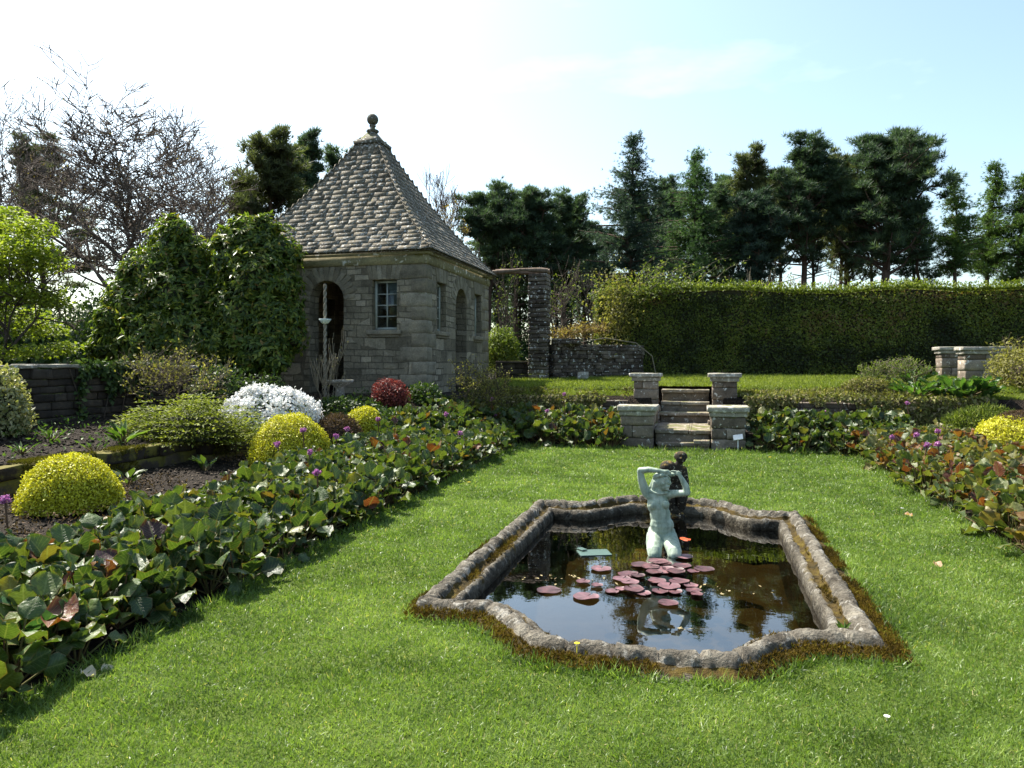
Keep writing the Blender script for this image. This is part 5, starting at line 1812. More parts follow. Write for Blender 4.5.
# ------------------------------------------------------------------ conifers
def conifer(name, kind, px, D, top, wpx, low, mat, label, lean=0.0, tr=.24, dens=1.0, seed=0, bark='pinebark', gaps=.0, group='conifers beyond the hedge', size=.62):
    """kind: pine (cloud-like clumps), spire (tiered cone)"""
    rs = np.random.default_rng(seed + 100)
    x, y = at(px, D)
    g = 1.0
    H = zat(top, D) - g
    Wd = wpx * D / FPX / 2
    zl = zat(low, D) - g
    o = thing(name, (x, y, g), label, 'tree', group)
    tb, fb_ = MB(), MB()
    nk = 12
    zz = np.linspace(0, 1, nk)
    wobx, woby = np.cumsum(rs.normal(size=nk) * .10), np.cumsum(rs.normal(size=nk) * .10)
    wobx[0] = woby[0] = 0
    sxr, syr = CA, SA                 # leaning is across the view
    ax = x + lean * H * zz ** 1.5 * sxr + wobx
    ay = y + lean * H * zz ** 1.5 * syr + woby
    az_ = g - .2 + (H * .97 + .2) * zz
    axis = np.column_stack([ax, ay, az_])
    rad = tr * (1 - zz) ** .8 + .02
    tube(tb, axis, rad, 8)
    def axp(h):
        f = np.clip(h / H, 0, 1)
        return np.column_stack([np.interp(f, zz, ax), np.interp(f, zz, ay), g + h])
    P, Dv, S = [], [], []
    l0, l1, lr = [], [], []
    if kind == 'pine':
        nl = int(23 * dens)
        hs = np.sort(zl + (H - zl) * (np.arange(nl) + rs.random(nl)) / nl)
        f = (hs - zl) / (H - zl)
        env = Wd * np.interp(f, [0, .12, .4, .72, .90, 1], [.62, .92, 1, .84, .62, .34])
        for q in range(nl):
            a_ = q * 2.4 + rs.normal() * .5
            bl = env[q] * (.42 + .75 * rs.random())
            b0 = axp(np.array([max(hs[q] - .10 * H - .2 * bl, zl * .72)]))[0]
            dirv = np.array([math.cos(a_), math.sin(a_), 0])
            top_ = axp(np.array([hs[q]]))[0]
            b1 = top_ + dirv * bl
            m_ = b0 * .5 + b1 * .5 + dirv * .12 * bl - np.array([0, 0, .25])
            l0 += [b0, m_]; l1 += [m_, b1]; lr += [(tr * .34 * (1.1 - f[q]), tr * .2), (tr * .2, .03)]
            npf = int((6 + 8 * bl / max(Wd, .1)) * (.34 + .66 * min(1, f[q] * 1.4)))
            for k in range(npf):
                u_ = .30 + .78 * (k + rs.random()) / npf
                sp_ = .34 * bl * (1.1 - .5 * u_)
                c = b0 * (1 - u_) ** 2 + 2 * m_ * u_ * (1 - u_) + b1 * u_ ** 2 + rs.normal(size=3) * np.array([sp_, sp_, .22 * bl])
                cr = (.05 + .08 * rs.random()) * Wd + .20
                l0.append(m_ * .4 + b1 * .6 if u_ > .6 else m_); l1.append(c); lr.append((.035, .015))
                n = int(80 * (cr / .6) ** 1.7 * (.55 + .45 * f[q]))
                dd = unit(rs.normal(size=(n, 3)))
                st_ = rs.normal(size=(n, 1)) * cr * .55 * (dirv + np.array([0, 0, .25]))
                P.append(c + st_ + dd * np.array([cr, cr, cr * .42]) * (rs.random((n, 1)) ** .45))
                Dv.append(dd * .6 + dirv * .35 + np.array([0, 0, .85]) + rs.normal(size=(n, 3)) * .3 + np.array([sxr, syr, 0]) * lean * 3)
                S.append(np.full(n, size) * (.6 + .8 * rs.random(n)))
        # dead snags on the lower trunk
        for q in range(14):
            h = zl * (.35 + .65 * rs.random())
            b = axp(np.array([h]))[0]
            a_ = rs.random() * 6.28
            e = b + np.array([math.cos(a_), math.sin(a_), .1 + .3 * rs.random()]) * (.6 + 1.8 * rs.random())
            l0.append(b); l1.append(e); lr.append((.045, .018))
    else:
        nw = int((H - zl) / .42)
        for w in range(nw):
            h = zl + (H - zl) * (w + .5) / nw
            f = (h - zl) / (H - zl)
            blen = Wd * 1.22 * (np.interp(f, [0, .1, .5, .85, 1], [.85, 1, .68, .26, .05])) * (.8 + .3 * rs.random())
            for b_ in range(int(5 * dens) + (rs.random() < .5)):
                if rs.random() < gaps:
                    continue
                a_ = rs.random() * 6.28
                bl = blen * (.7 + .5 * rs.random())
                b0 = axp(np.array([h + .2 * rs.normal()]))[0]
                n = max(3, int(bl / .17 * (1 if dens >= 1 else .8)))
                s = np.linspace(.12, 1, n)
                dr = -.20 * s * bl + .30 * bl * s ** 2.5 if kind == 'spire' else .10 * s * bl
                pts = b0 + np.column_stack([np.cos(a_) * s * bl, np.sin(a_) * s * bl, dr])
                l0.append(b0); l1.append(pts[-1]); lr.append((.05 * (1 - f) + .02, .012))
                for rep in range(4):
                    P.append(pts + rs.normal(size=(n, 3)) * np.array([.20, .20, .12]))
                    Dv.append(np.column_stack([np.full(n, np.cos(a_) * .8), np.full(n, np.sin(a_) * .8), np.full(n, .15)]) + rs.normal(size=(n, 3)) * .45)
                    S.append(size * (1.05 - .5 * s) * (.7 + .5 * rs.random(n)))
        n = 24
        P.append(axp(np.linspace(H * .93, H, n))); Dv.append(np.column_stack([rs.normal(size=(n, 2)) * .8, np.full(n, .9)])); S.append(np.full(n, size * .55))
    P, Dv, S = np.concatenate(P), np.concatenate(Dv), np.concatenate(S)
    n = len(P)
    X, Y, Z = frames(Dv)
    cl = fbm(P, .55, 2)
    t = np.clip(.42 + .9 * (cl - .5) + rs.normal(size=n) * .16, 0, 1)
    fb_.stamp(TUFT, P, X * col(S), Y * col(S), Z * col(S), t)
    lr = np.array(lr)
    frustums(tb, np.array(l0), np.array(l1), lr[:, 0], lr[:, 1], 4)
    tb.build('trunk', M[bark], o)
    fb_.build('crown', M[mat], o)
    return o

CON = [
    ('pine_tree', 'pine', 268, 36, 140, 78, 262, 'pine_olive', 'olive brown pine rising behind the evergreen shrub and roof', 0.0, .26, 1.2, 0, 0),
    ('pine_tree', 'pine', 304, 42, 136, 46, 250, 'pine', 'narrow dark pine behind the left roof slope', 0.0, .22, .9, 0, 0),
    ('pine_tree', 'pine', 334, 44, 148, 40, 250, 'pine', 'dark pine top just left of the roof finial', 0.0, .2, .8, 0, 0),
    ('pine_tree', 'pine', 42, 50, 128, 80, 300, 'pine_olive', 'hazy dark evergreen behind the left bare trees', 0, .24, .9, 0, 0),
    ('pine_tree', 'pine', 487, 47, 184, 60, 268, 'pine', 'dark bushy pine right of the roof end', 0.0, .24, 1.1, 0, 0),
    ('pine_tree', 'pine', 512, 56, 200, 50, 270, 'pine', 'short dark pine filling the gap above the timber beam', 0.0, .22, .9, 0, 0),
    ('pine_tree', 'pine', 533, 46, 186, 54, 275, 'pine', 'dark pine directly above the stone pier', 0.0, .24, 1.1, 0, 0),
    ('pine_tree', 'pine', 565, 48, 193, 46, 280, 'pine', 'slim dark pine between the pier and the spruce', 0.02, .22, 1.0, 0, 0),
    ('spruce_tree', 'spire', 622, 45, 136, 96, 292, 'spruce', 'tallest pointed dark spruce in the middle of the tree line', 0.0, .28, 1.15, 0, 0),
    ('fir_tree', 'spire', 693, 47, 152, 84, 285, 'fir', 'full rounded green fir right of the pointed spruce', 0.0, .28, 1.35, 0, 0),
    ('pine_tree', 'pine', 662, 58, 178, 44, 270, 'pine', 'pale distant pine behind the spruce and the fir', 0.0, .22, .9, 0, 0),
    ('pine_tree', 'pine', 722, 52, 182, 40, 290, 'pine', 'dark dense low pine right of the green fir', 0.0, .24, 1.1, 0, 0),
    ('pine_tree', 'pine', 749, 48, 152, 44, 240, 'pine_olive', 'slender olive pine with a bare lower trunk', .01, .22, .85, 0, 0),
    ('pine_tree', 'pine', 745, 46, 190, 44, 288, 'spruce', 'low dark column shaped evergreen above the hedge', 0, .24, 1.2, 0, 0),
    ('pine_tree', 'pine', 800, 47, 138, 62, 242, 'pine', 'wind swept tall pine leaning right with two bare stems below', .035, .24, 1.15, 0, 0),
    ('pine_tree', 'pine', 848, 50, 150, 56, 270, 'pine_olive', 'olive pine half hidden by the big spreading pine', 0.0, .24, 1.0, 0, 0),
    ('pine_tree', 'pine', 886, 45, 130, 92, 246, 'pine', 'big spreading dark pine, broadest crown of the tree line', 0.01, .34, 1.6, 0, 0),
    ('pine_tree', 'pine', 497, 58, 222, 26, 318, 'pine', 'slender dark pine seen through the gap beside the summerhouse', 0.0, 0.15, 0.8, 0, 0),
    ('pine_tree', 'pine', 509, 64, 228, 26, 326, 'spruce', 'second slender pine in the gap under the timber beam', 0.01, 0.14, 0.8, 0, 0),
    ('pine_tree', 'pine', 521, 60, 224, 26, 316, 'pine', 'slender pine just left of the stone pier', -0.01, 0.15, 0.8, 0, 0),
    ('pine_tree', 'pine', 555, 57, 226, 28, 322, 'pine', 'slender pine just right of the stone pier', 0.0, 0.15, 0.8, 0, 0),
    ('pine_tree', 'pine', 572, 63, 230, 28, 318, 'spruce', 'slender dark pine behind the rusty climber', 0.01, 0.15, 0.8, 0, 0),
    ('pine_tree', 'pine', 588, 58, 220, 30, 314, 'pine', 'slender pine in the gap before the hedge end', -0.01, 0.16, 0.9, 0, 0),
    ('pine_tree', 'pine', 602, 66, 224, 30, 310, 'spruce', 'slender pine behind the hedge end climber', 0.0, 0.15, 0.8, 0, 0),
    ('pine_tree', 'pine', 772, 56, 186, 34, 262, 'pine_olive', 'thin olive pine between the bare stemmed pine and the wind swept pine', 0.02, 0.16, 0.7, 0, 0),
    ('pine_tree', 'pine', 822, 58, 176, 34, 258, 'pine', 'thin dark pine behind the wind swept pine', 0.02, 0.17, 0.8, 0, 0),
    ('pine_tree', 'pine', 643, 60, 192, 46, 292, 'spruce', 'bluish pine filling in behind the right flank of the spruce', 0.0, 0.2, 0.9, 0, 0),
    ('pine_tree', 'pine', 672, 62, 188, 44, 262, 'pine', 'far pine between the spruce and the green fir', 0.0, 0.2, 0.9, 0, 0),
    ('pine_tree', 'pine', 714, 62, 176, 46, 258, 'pine', 'far pine whose top shows just right of the green fir', 0.01, 0.2, 0.9, 0, 0),
    ('pine_tree', 'pine', 782, 60, 178, 46, 252, 'pine_olive', 'far olive pine left of the wind swept pine', 0.02, 0.2, 0.8, 0, 0),
    ('pine_tree', 'pine', 836, 62, 168, 48, 250, 'pine', 'far dark pine between the wind swept and the big spreading pine', 0.02, 0.2, 0.9, 0, 0),
    ('pine_tree', 'pine', 868, 62, 176, 50, 258, 'pine_olive', 'far olive pine low behind the big spreading pine', 0.0, 0.2, 0.8, 0, 0),
    ('pine_tree', 'pine', 915, 60, 206, 50, 290, 'pine', 'low far pine behind the sparse dark larch', 0.0, 0.18, 0.8, 0, 0),
    ('larch_tree', 'spire', 925, 46, 198, 44, 262, 'fir', 'thin sparse dark green larch right of the big pine', 0.0, .16, .7, .3, 0),
    ('larch_tree', 'spire', 952, 45, 176, 50, 270, 'larch', 'leaning pale green larch with bare lower stem', .05, .16, 1.2, .12, 0),
    ('larch_tree', 'spire', 982, 47, 165, 62, 272, 'larch', 'light green feathery larch, tallest of the larches', .02, .17, 1.25, .1, 0),
    ('larch_tree', 'spire', 1014, 46, 176, 60, 280, 'larch', 'light green larch cut by the right frame edge', 0.0, .17, 1.25, .1, 0),
    ('larch_tree', 'spire', 1050, 48, 168, 60, 280, 'larch', 'light green larch mostly outside the right frame edge', 0.0, .17, .9, .2, 0),
]
for q, (nm, kd, px, D, top, w, low, mt, lab, lean, tr, dens, gp, _) in enumerate(CON):
    conifer(nm, kd, px, D, top, w, low, mt, lab, lean, tr, dens, q, 'pinebark', gp, size=.40 if kd == 'spire' else .36)

# slim bare stems and understorey that close the view below the crowns
for q, (px, D, top, w, lab) in enumerate(((506, 33, 250, 40, 'thin dark young tree behind the low link wall'), (556, 30, 255, 46, 'thin branching young tree right of the stone pier'), (590, 34, 262, 50, 'twiggy young tree behind the rubble wall'), (775, 28, 266, 60, 'silvery twiggy bush poking above the hedge'), (810, 29, 268, 50, 'greyish twiggy bush above the hedge beside another'))):
    bare_tree('young_tree', px, D, top, w, lab, 50 + q, .06, 'bark' if q < 3 else 'pale_stem', 4, 'young trees behind the hedge', .09, 'heathgreen' if q < 3 else 'bud', None, .008, 800, 260, .5)
for q, (px, D, top, w, mt, lab) in enumerate(((75, 40, 285, 150, 'shade', 'dark undergrowth on the horizon between maple and evergreen shrubs'), (520, 60, 300, 90, 'fir', 'dark evergreen undergrowth far behind the stone pier'), (600, 62, 285, 120, 'spruce', 'dark evergreen undergrowth far behind the hedge end'), (20, 26, 300, 120, 'shade', 'dark leafy undergrowth below the bare trees at left'), (110, 30, 310, 120, 'shade', 'dark undergrowth behind the wall under the wide bare tree'), (430, 38, 268, 60, 'shade', 'dark undergrowth hidden behind the summerhouse'))):
    x, y = at(px, D)
    Hh = zat(top, D) - 1.0
    shrub('undergrowth_bush', x, y, (w * D / FPX / 2, 1.4, Hh), 6500, .26, 'shade_herb' if mt == 'shade' else mt, None, lab, 'bush', 0, None, .5, .9, (.35, 1.05), .3, 20, base=1.0, lf=2.0)

# ------------------------------------------------------------------ hedge
h0 = np.array(at(598, 22.6)); h1 = np.array(at(1150, 20.6))
hd_ = (h1 - h0) / np.linalg.norm(h1 - h0)
hn = np.array([hd_[1], -hd_[0]])          # towards the garden
HL = float(np.linalg.norm(h1 - h0))
hedge = thing('clipped_hedge', (*h0, 1.1), 'long tall clipped hedge with yellow green top behind the terrace', 'hedge')
HB, HT, HTH = 1.0, 3.84, 1.3
def hedge_pts(n, where):
    s = HL * rng.random(n)
    if where == 'face':
        z = HB + (HT - HB) * rng.random(n)
        dd = np.zeros(n)
    else:
        z = np.full(n, HT)
        dd = -HTH * rng.random(n)
    q = np.column_stack([s, z, dd])
    bul = (fbm(q + 3, .8, 3) - .5) * .30 + (fbm(q, 2.6, 2) - .5) * .16
    z = z + (fbm(np.column_stack([s, np.zeros(n), np.zeros(n)]), .45, 3) - .5) * .34 * sstep(HB + 1.2, HT, z)
    if where == 'face':
        dd = dd + bul
        dd -= .12 * sstep(HT - .25, HT, z)
    else:
        z = z + bul * .5
    return s, z, dd
core = MB()
ns, nz_ = 90, 18
S_, Z_ = np.meshgrid(np.linspace(0, HL, ns), np.linspace(HB, HT - .05, nz_))
q = np.column_stack([S_.ravel(), Z_.ravel(), np.zeros(S_.size)])
bul = (fbm(q + 3, .8, 3) - .5) * .30 - .10
zw = Z_.ravel() + (fbm(np.column_stack([S_.ravel(), np.zeros(S_.size), np.zeros(S_.size)]), .45, 3) - .5) * .34 * sstep(HB + 1.2, HT, Z_.ravel())
fr = np.column_stack([h0 + hd_ * S_.ravel()[:, None] + hn * bul[:, None], zw])
bk = np.column_stack([h0 + hd_ * S_.ravel()[:, None] - hn * HTH, zw])
idx = lambda j, i: j * ns + i
Fq = [(idx(j, i), idx(j, i + 1), idx(j + 1, i + 1), idx(j + 1, i)) for j in range(nz_ - 1) for i in range(ns - 1)]
off = ns * nz_
Fq += [(off + a, off + d_, off + c_, off + b_) for (a, b_, c_, d_) in Fq]
Fq += [(idx(nz_ - 1, i), idx(nz_ - 1, i + 1), off + idx(nz_ - 1, i + 1), off + idx(nz_ - 1, i)) for i in range(ns - 1)]
Fq += [(idx(j, 0), idx(j + 1, 0), off + idx(j + 1, 0), off + idx(j, 0)) for j in range(nz_ - 1)]
core.add(np.concatenate([fr, bk]), [Fq])
core.build('dark_twig_core', M['hedgecore'], hedge, smooth=True)
fm_ = MB()
for where, n in (('face', 52000), ('end', 4000)):
    if where == 'face':
        s, z, dd = hedge_pts(n, 'face')
    else:
        s = (rng.random(n) - .5) * .25
        z = HB + (HT - HB) * rng.random(n)
        dd = -HTH * rng.random(n)
    P = np.column_stack([h0 + hd_ * s[:, None] + hn * (dd + .10 * (rng.random(n) - .6))[:, None], z])
    nr = np.tile([[hn[0], hn[1], .35]], (n, 1))
    X, Y, Z = frames(nr, np.column_stack([rng.normal(size=(n, 2)), rng.normal(size=n) + .5]), .7)
    ls = .075 * (.6 + .7 * rng.random(n))
    cl = fbm(np.column_stack([s, z, dd]), 1.1, 3)
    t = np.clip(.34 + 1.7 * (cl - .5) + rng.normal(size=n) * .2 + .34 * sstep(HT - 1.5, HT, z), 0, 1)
    fm_.stamp(LEAF, P, X * col(ls * .6), Y * col(ls), Z * col(ls), t)
fm_.build('foliage', M['hedge'], hedge)
tm = MB()
n = 17000
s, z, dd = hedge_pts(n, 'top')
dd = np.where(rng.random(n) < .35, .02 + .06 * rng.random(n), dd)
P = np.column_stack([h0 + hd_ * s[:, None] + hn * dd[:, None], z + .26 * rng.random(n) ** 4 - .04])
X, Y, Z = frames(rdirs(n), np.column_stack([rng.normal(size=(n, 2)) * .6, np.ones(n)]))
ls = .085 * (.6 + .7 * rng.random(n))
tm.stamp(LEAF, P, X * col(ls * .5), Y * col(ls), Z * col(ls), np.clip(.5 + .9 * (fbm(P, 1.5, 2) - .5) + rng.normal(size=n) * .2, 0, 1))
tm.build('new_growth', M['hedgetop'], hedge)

# straggling climber over the hedge end and the rubble wall
def straggler(name, pts, n, r, mat, label, cat='climber', ls=.09, stems=7, shoots=14, slen=.8, stem='bark'):
    c = np.array(pts, float)
    o = thing(name, tuple(c[0]), label, cat)
    w = rng.random(n) * (len(c) - 1)
    i = np.minimum(w.astype(int), len(c) - 2)
    P = c[i] * (1 - (w - i))[:, None] + c[i + 1] * (w - i)[:, None] + rng.normal(size=(n, 3)) * np.array(r)
    X, Y, Z = frames(rdirs(n), rdirs(n) + np.array([0, 0, .3]))
    s = ls * (.5 + .9 * rng.random(n))
    mb = MB()
    mb.stamp(LEAF, P, X * col(s * .55), Y * col(s), Z * col(s))
    sb = MB()
    for q in range(stems):
        k0 = rng.integers(0, len(c) - 1)
        a_, b_ = c[k0] + rng.normal(size=3) * np.array(r) * .7, c[k0 + 1] + rng.normal(size=3) * np.array(r) * .7
        tt = np.linspace(0, 1, 6)[:, None]
        p = a_ + (b_ - a_) * tt + rng.normal(size=(6, 3)) * .05
        frustums(sb, p[:-1], p[1:], np.full(5, .010), np.full(5, .008), 5)
    P2 = []
    for q in range(shoots):
        b = c[rng.integers(0, len(c))] + rng.normal(size=3) * np.array(r)
        d = np.array([rng.normal() * .45, rng.normal() * .4, .9])
        bend = np.array([rng.normal() * .35, rng.normal() * .3, -.25])
        ln = slen * (.35 + .8 * rng.random() ** 1.5)
        tt = np.linspace(0, 1, 7)[:, None]
        p = b + (d * tt + bend * tt ** 2) * ln + rng.normal(size=(7, 3)) * .018
        rr_ = np.linspace(.011, .003, 7)
        frustums(sb, p[:-1], p[1:], rr_[:-1], rr_[1:], 5)
        for f in np.linspace(1.5, 6, 13):
            k0 = min(int(f), 5)
            P2.append(p[k0] + (p[k0 + 1] - p[k0]) * (f - k0) + rng.normal(size=3) * .05)
    if P2:
        P2 = np.array(P2)
        k = len(P2)
        X, Y, Z = frames(rdirs(k))
        mb.stamp(LEAF, P2, X * ls * .5, Y * ls, Z * ls)
    mb.build('foliage', M[mat], o)
    sb.build('stems', M[stem], o)
    return o
def ap(px, D, py):
    return (*at(px, D), zat(py, D))
straggler('climbing_shrub', [ap(608, 22.2, 300), ap(625, 22.3, 288), ap(650, 22.3, 288), ap(690, 22.2, 289)], 1300, (.36, .4, .20), 'heathgreen', 'unkempt yellow green climber rising above the hedge end', ls=.10, shoots=34, slen=1.0, stem='pale_stem')
straggler('climbing_shrub', [ap(612, 21.9, 330), ap(625, 21.8, 300), ap(606, 22.0, 300)], 1700, (.25, .25, .45), 'bud', 'brown and green tangle hanging down the hedge end', ls=.09, shoots=8)
straggler('climbing_shrub', [ap(556, 21.2, 337), ap(580, 21.4, 331), ap(604, 21.6, 328)], 1300, (.18, .15, .10), 'budrust', 'rusty leaved climber trailing along the rubble wall top', ls=.08, shoots=10, slen=.35)
# arching bare bramble across the wall
mb = MB()
tube(mb, [ap(552, 20.9, 352), ap(575, 20.8, 343), ap(605, 20.9, 338), ap(636, 21.0, 343), ap(652, 21.0, 356), ap(656, 21.0, 375)], .016, 6)
tag(mb.build('bramble_stem', M['pale_stem'], smooth=True), 'single bare bramble stem arching across the rubble wall', 'stem')

# ------------------------------------------------------------------ evergreen shrub left of the house, maple, twiggy shrubs
def rosettes(mb, P, d, L, k=7, W=.34):
    for q in range(k):
        n = len(P)
        out = rdirs(n)
        out = unit(out - d * np.sum(out * d, 1, keepdims=True))
        yd = unit(out * .85 + d * .42 + np.array([0, 0, -.12]))
        X, Y, Z = frames(d + rng.normal(size=(n, 3)) * .25, yd)
        ls = L * (.7 + .6 * rng.random(n))
        mb.stamp(LEAF, P, X * col(ls * W), Y * col(ls), Z * col(ls))

def evergreen(px0, label, LOB):
    rx, ry = at(px0, 15.9)
    rh = thing('evergreen_shrub', (rx, ry, .95), label, 'shrub', 'glossy evergreen shrubs left of the summerhouse')
    mb, cb = MB(), MB()
    sub = []
    for (px, D, py, rpx, rpy) in LOB:
        D += 1.3
        sub.append((px, D, py, rpx, rpy))
        for _ in range(3):
            aa = rng.random() * 6.28
            sub.append((px + rpx * .75 * math.cos(aa), D - .35 * rng.random(), py - rpy * .70 * math.sin(aa), rpx * (.34 + .18 * rng.random()), rpy * (.34 + .18 * rng.random())))
    for (px, D, py, rpx, rpy) in sub:
        x, y = at(px, D)
        z = zat(py, D)
        r = np.array([rpx * D / FPX, rpx * D / FPX * .85, rpy * D / FPX])
        blob(cb, (x, y, z), r * .60, .22, 2.0, zmin=-.95)
        n = int(820 * (rpx / 45.0) ** 2)
        d = rdirs(int(n * 1.15))
        nz = fbm(d * 1.7 + np.array([x, y, z]), 2.6, 3)
        P = np.array([x, y, z]) + d * r * ((1 + .85 * (nz - .5)) * (.74 + .32 * rng.random(len(d))))[:, None]
        rosettes(mb, P, unit(d + np.array([0, 0, .25])), .14, 6)
    cb.build('inner_mass', M['greencore'], rh, smooth=True)
    mb.build('foliage', M['rhodo'], rh)
    sb = MB()
    for q in range(6):
        a = q * 1.05
        b = np.array([rx + .2 * math.cos(a), ry + .2 * math.sin(a), .9])
        e = b + np.array([1.0 * math.cos(a), .6 * math.sin(a), 1.7])
        frustums(sb, b[None], e[None], np.array([.06]), np.array([.03]), 6)
    sb.build('trunk', M['bark'], rh)
evergreen(168, 'left and wider of two big glossy evergreen shrubs beside the summerhouse', [
    (172, 14.7, 250, 27, 28), (156, 14.6, 276, 32, 30), (128, 14.5, 296, 22, 18), (190, 14.6, 268, 26, 36), (176, 14.4, 300, 38, 36), (143, 14.4, 312, 32, 30), (122, 14.3, 330, 26, 24), (108, 14.2, 346, 18, 15), (150, 14.0, 342, 36, 26), (190, 14.0, 338, 34, 30), (172, 14.8, 228, 12, 12)])
evergreen(256, 'right of two big glossy evergreen shrubs, covering the summerhouse end', [
    (252, 14.6, 246, 30, 28), (275, 14.5, 256, 24, 30), (232, 14.5, 262, 26, 34), (258, 14.3, 284, 36, 36), (285, 14.3, 290, 17, 34), (240, 14.2, 316, 36, 36), (274, 14.1, 328, 28, 36), (222, 14.1, 346, 26, 26), (258, 14.0, 352, 32, 20)])

mx, my = at(4, 14.2)
mp = thing('maple_tree', (mx, my, .95), 'bright yellow green spring maple beyond the wall at the left edge', 'tree')
P0, P1, R0, R1, tp = skeleton(3.3, 3.0, .09, 4, (3, 4), .1, .5, .2, .7, .75, 77, 2, .008, 1400)
b = np.array([mx, my, .9])
mb = MB()
frustums(mb, P0 + b, P1 + b, R0, R1, 6)
mb.build('trunk', M['bark'], mp)
mb = MB()
PAD = [(0, 238, 46, 16), (30, 228, 26, 12), (44, 262, 26, 11), (10, 268, 40, 14), (-10, 220, 30, 14), (25, 292, 40, 12), (50, 300, 22, 9), (0, 315, 50, 12), (35, 330, 32, 10), (10, 352, 50, 9), (62, 348, 20, 7), (22, 250, 36, 14), (-20, 280, 40, 30), (12, 214, 14, 8)]
for (px, py, rpx, rpy) in PAD:
    D = 14.2 + rng.normal() * .5
    x, y = at(px, D)
    z = zat(py, D)
    n = int(rpx * rpy * 1.9)
    d = rdirs(n) * (rng.random((n, 1)) ** .4)
    P = np.array([x, y, z]) + d * np.array([rpx * D / FPX, rpx * D / FPX, rpy * D / FPX])
    X, Y, Z = frames(np.tile([[0, 0, 1.]], (n, 1)), rdirs(n) + np.array([0, 0, -.25]), .5)
    s = .085 * (.6 + .7 * rng.random(n))
    mb.stamp(LEAF, P, X * col(s * .7), Y * col(s), Z * col(s))
mb.build('crown', M['maple'], mp)

# ivy on the boundary wall and planting that hides the foot of the terrace walls
def ivy(name, p0, p1, z0, z1, n, off, mat, label, cat, ls=.08, thr=.48):
    o = thing(name, (*p0, z0), label, cat)
    p0, p1 = np.array(p0, float), np.array(p1, float)
    d = unit(p1 - p0)
    nr = np.array([d[1], -d[0]])
    s = rng.random(n)
    z = z0 + (z1 - z0) * rng.random(n)
    q = p0 + (p1 - p0) * s[:, None] + nr * (off + .07 * rng.random(n))[:, None]
    P = np.column_stack([q, z])
    k = fbm(P, 1.5, 3) + .22 * (z - z0) / (z1 - z0) > thr
    P = P[k]
    nn = len(P)
    X, Y, Z = frames(np.tile([[nr[0], nr[1], .4]], (nn, 1)), rdirs(nn) - np.array([0, 0, .4]), .5)
    l_ = ls * (.6 + .8 * rng.random(nn))
    mb = MB()
    mb.stamp(LEAF, P, X * col(l_ * .6), Y * col(l_), Z * col(l_))
    mb.build('foliage', M[mat], o)
    sb = MB()
    for t in np.linspace(.05, .95, 9):
        b = p0 + (p1 - p0) * t + nr * off
        e = b + d * rng.normal() * .3
        frustums(sb, np.array([[*b, z0]]), np.array([[*e, z1]]), np.array([.012]), np.array([.006]), 5)
    sb.build('stems', M['bark'], o)
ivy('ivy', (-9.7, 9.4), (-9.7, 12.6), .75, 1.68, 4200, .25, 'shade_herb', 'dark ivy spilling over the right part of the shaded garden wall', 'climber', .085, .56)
ivy('trailing_plant', (-5.4, 16.36), (PX - 1.25, 16.36), .45, .95, 4200, .17, 'drybed', 'dry trailing plants over the terrace wall left of the steps', 'plant', .075, .52)
ivy('trailing_plant', (PX + 1.25, 16.36), (5.5, 16.36), .40, .98, 7000, .17, 'drybed', 'green and straw trailing plants over the terrace wall right of the steps', 'plant', .075, .46)

def twiggy(name, px, D, top, wpx, label, seed, n=1200, mat='bud', stem='bark', ls=.05, levels=4, maxseg=1500, r=.018, stems=6, cat='shrub', base=None, first=.3, up=.4, twig=.004):
    x, y = at(px, D)
    g = hz(x, y) if base is None else base
    H, W = zat(top, D) - g, wpx * D / FPX
    o = thing(name, (x, y, g), label, cat)
    P0, P1, R0, R1, tp = skeleton(H, W, r, levels, (2, 4), up, first, .2, .75, .6, seed, stems, twig, maxseg)
    b = np.array([x, y, g - .03])
    mb = MB()
    frustums(mb, P0 + b, P1 + b, R0, R1, 5)
    mb.build('stems', M[stem], o)
    if n:
        k = rng.integers(0, len(P1), n)
        up_half = P1[k][:, 2] > H * .25
        q = (P1[k] + b)[up_half] + rng.normal(size=(int(up_half.sum()), 3)) * .03
        nn = len(q)
        X, Y, Z = frames(rdirs(nn), rdirs(nn) + np.array([0, 0, .5]))
        s = ls * (.5 + .9 * rng.random(nn))
        mb = MB()
        mb.stamp(LEAF, q, X * col(s * .5), Y * col(s), Z * col(s))
        mb.build('foliage', M[mat], o)
    return o
twiggy('twiggy_shrub', 172, 12.4, 338, 110, 'bare twiggy shrub with small buds before the evergreen shrub', 61, 1500, 'bud', 'barebark', .05, maxseg=1800, first=.2, r=.012, twig=.003)
twiggy('twiggy_shrub', 482, 15.0, 358, 66, 'budding twiggy shrub at the corner of the summerhouse', 62, 2200, 'bud', 'bark', .05, maxseg=1600)
twiggy('twiggy_shrub', 893, 16.2, 355, 66, 'fine budding shrub on the terrace edge left of gate piers', 63, 2400, 'heathgreen', 'pale_stem', .045, maxseg=1600)
twiggy('twiggy_shrub', 1012, 16.4, 334, 60, 'sparse yellow leaved shrub in front of the gate pier at right edge', 64, 800, 'bud', 'bark', .07, maxseg=900)
twiggy('stick_shrub', 330, 14.3, 325, 40, 'upright clump of bare pale sticks before the arched opening', 65, 60, 'bud', 'pale_stem', .04, 3, 260, .013, 12, 'shrub', None, .8, 1.0, .005)

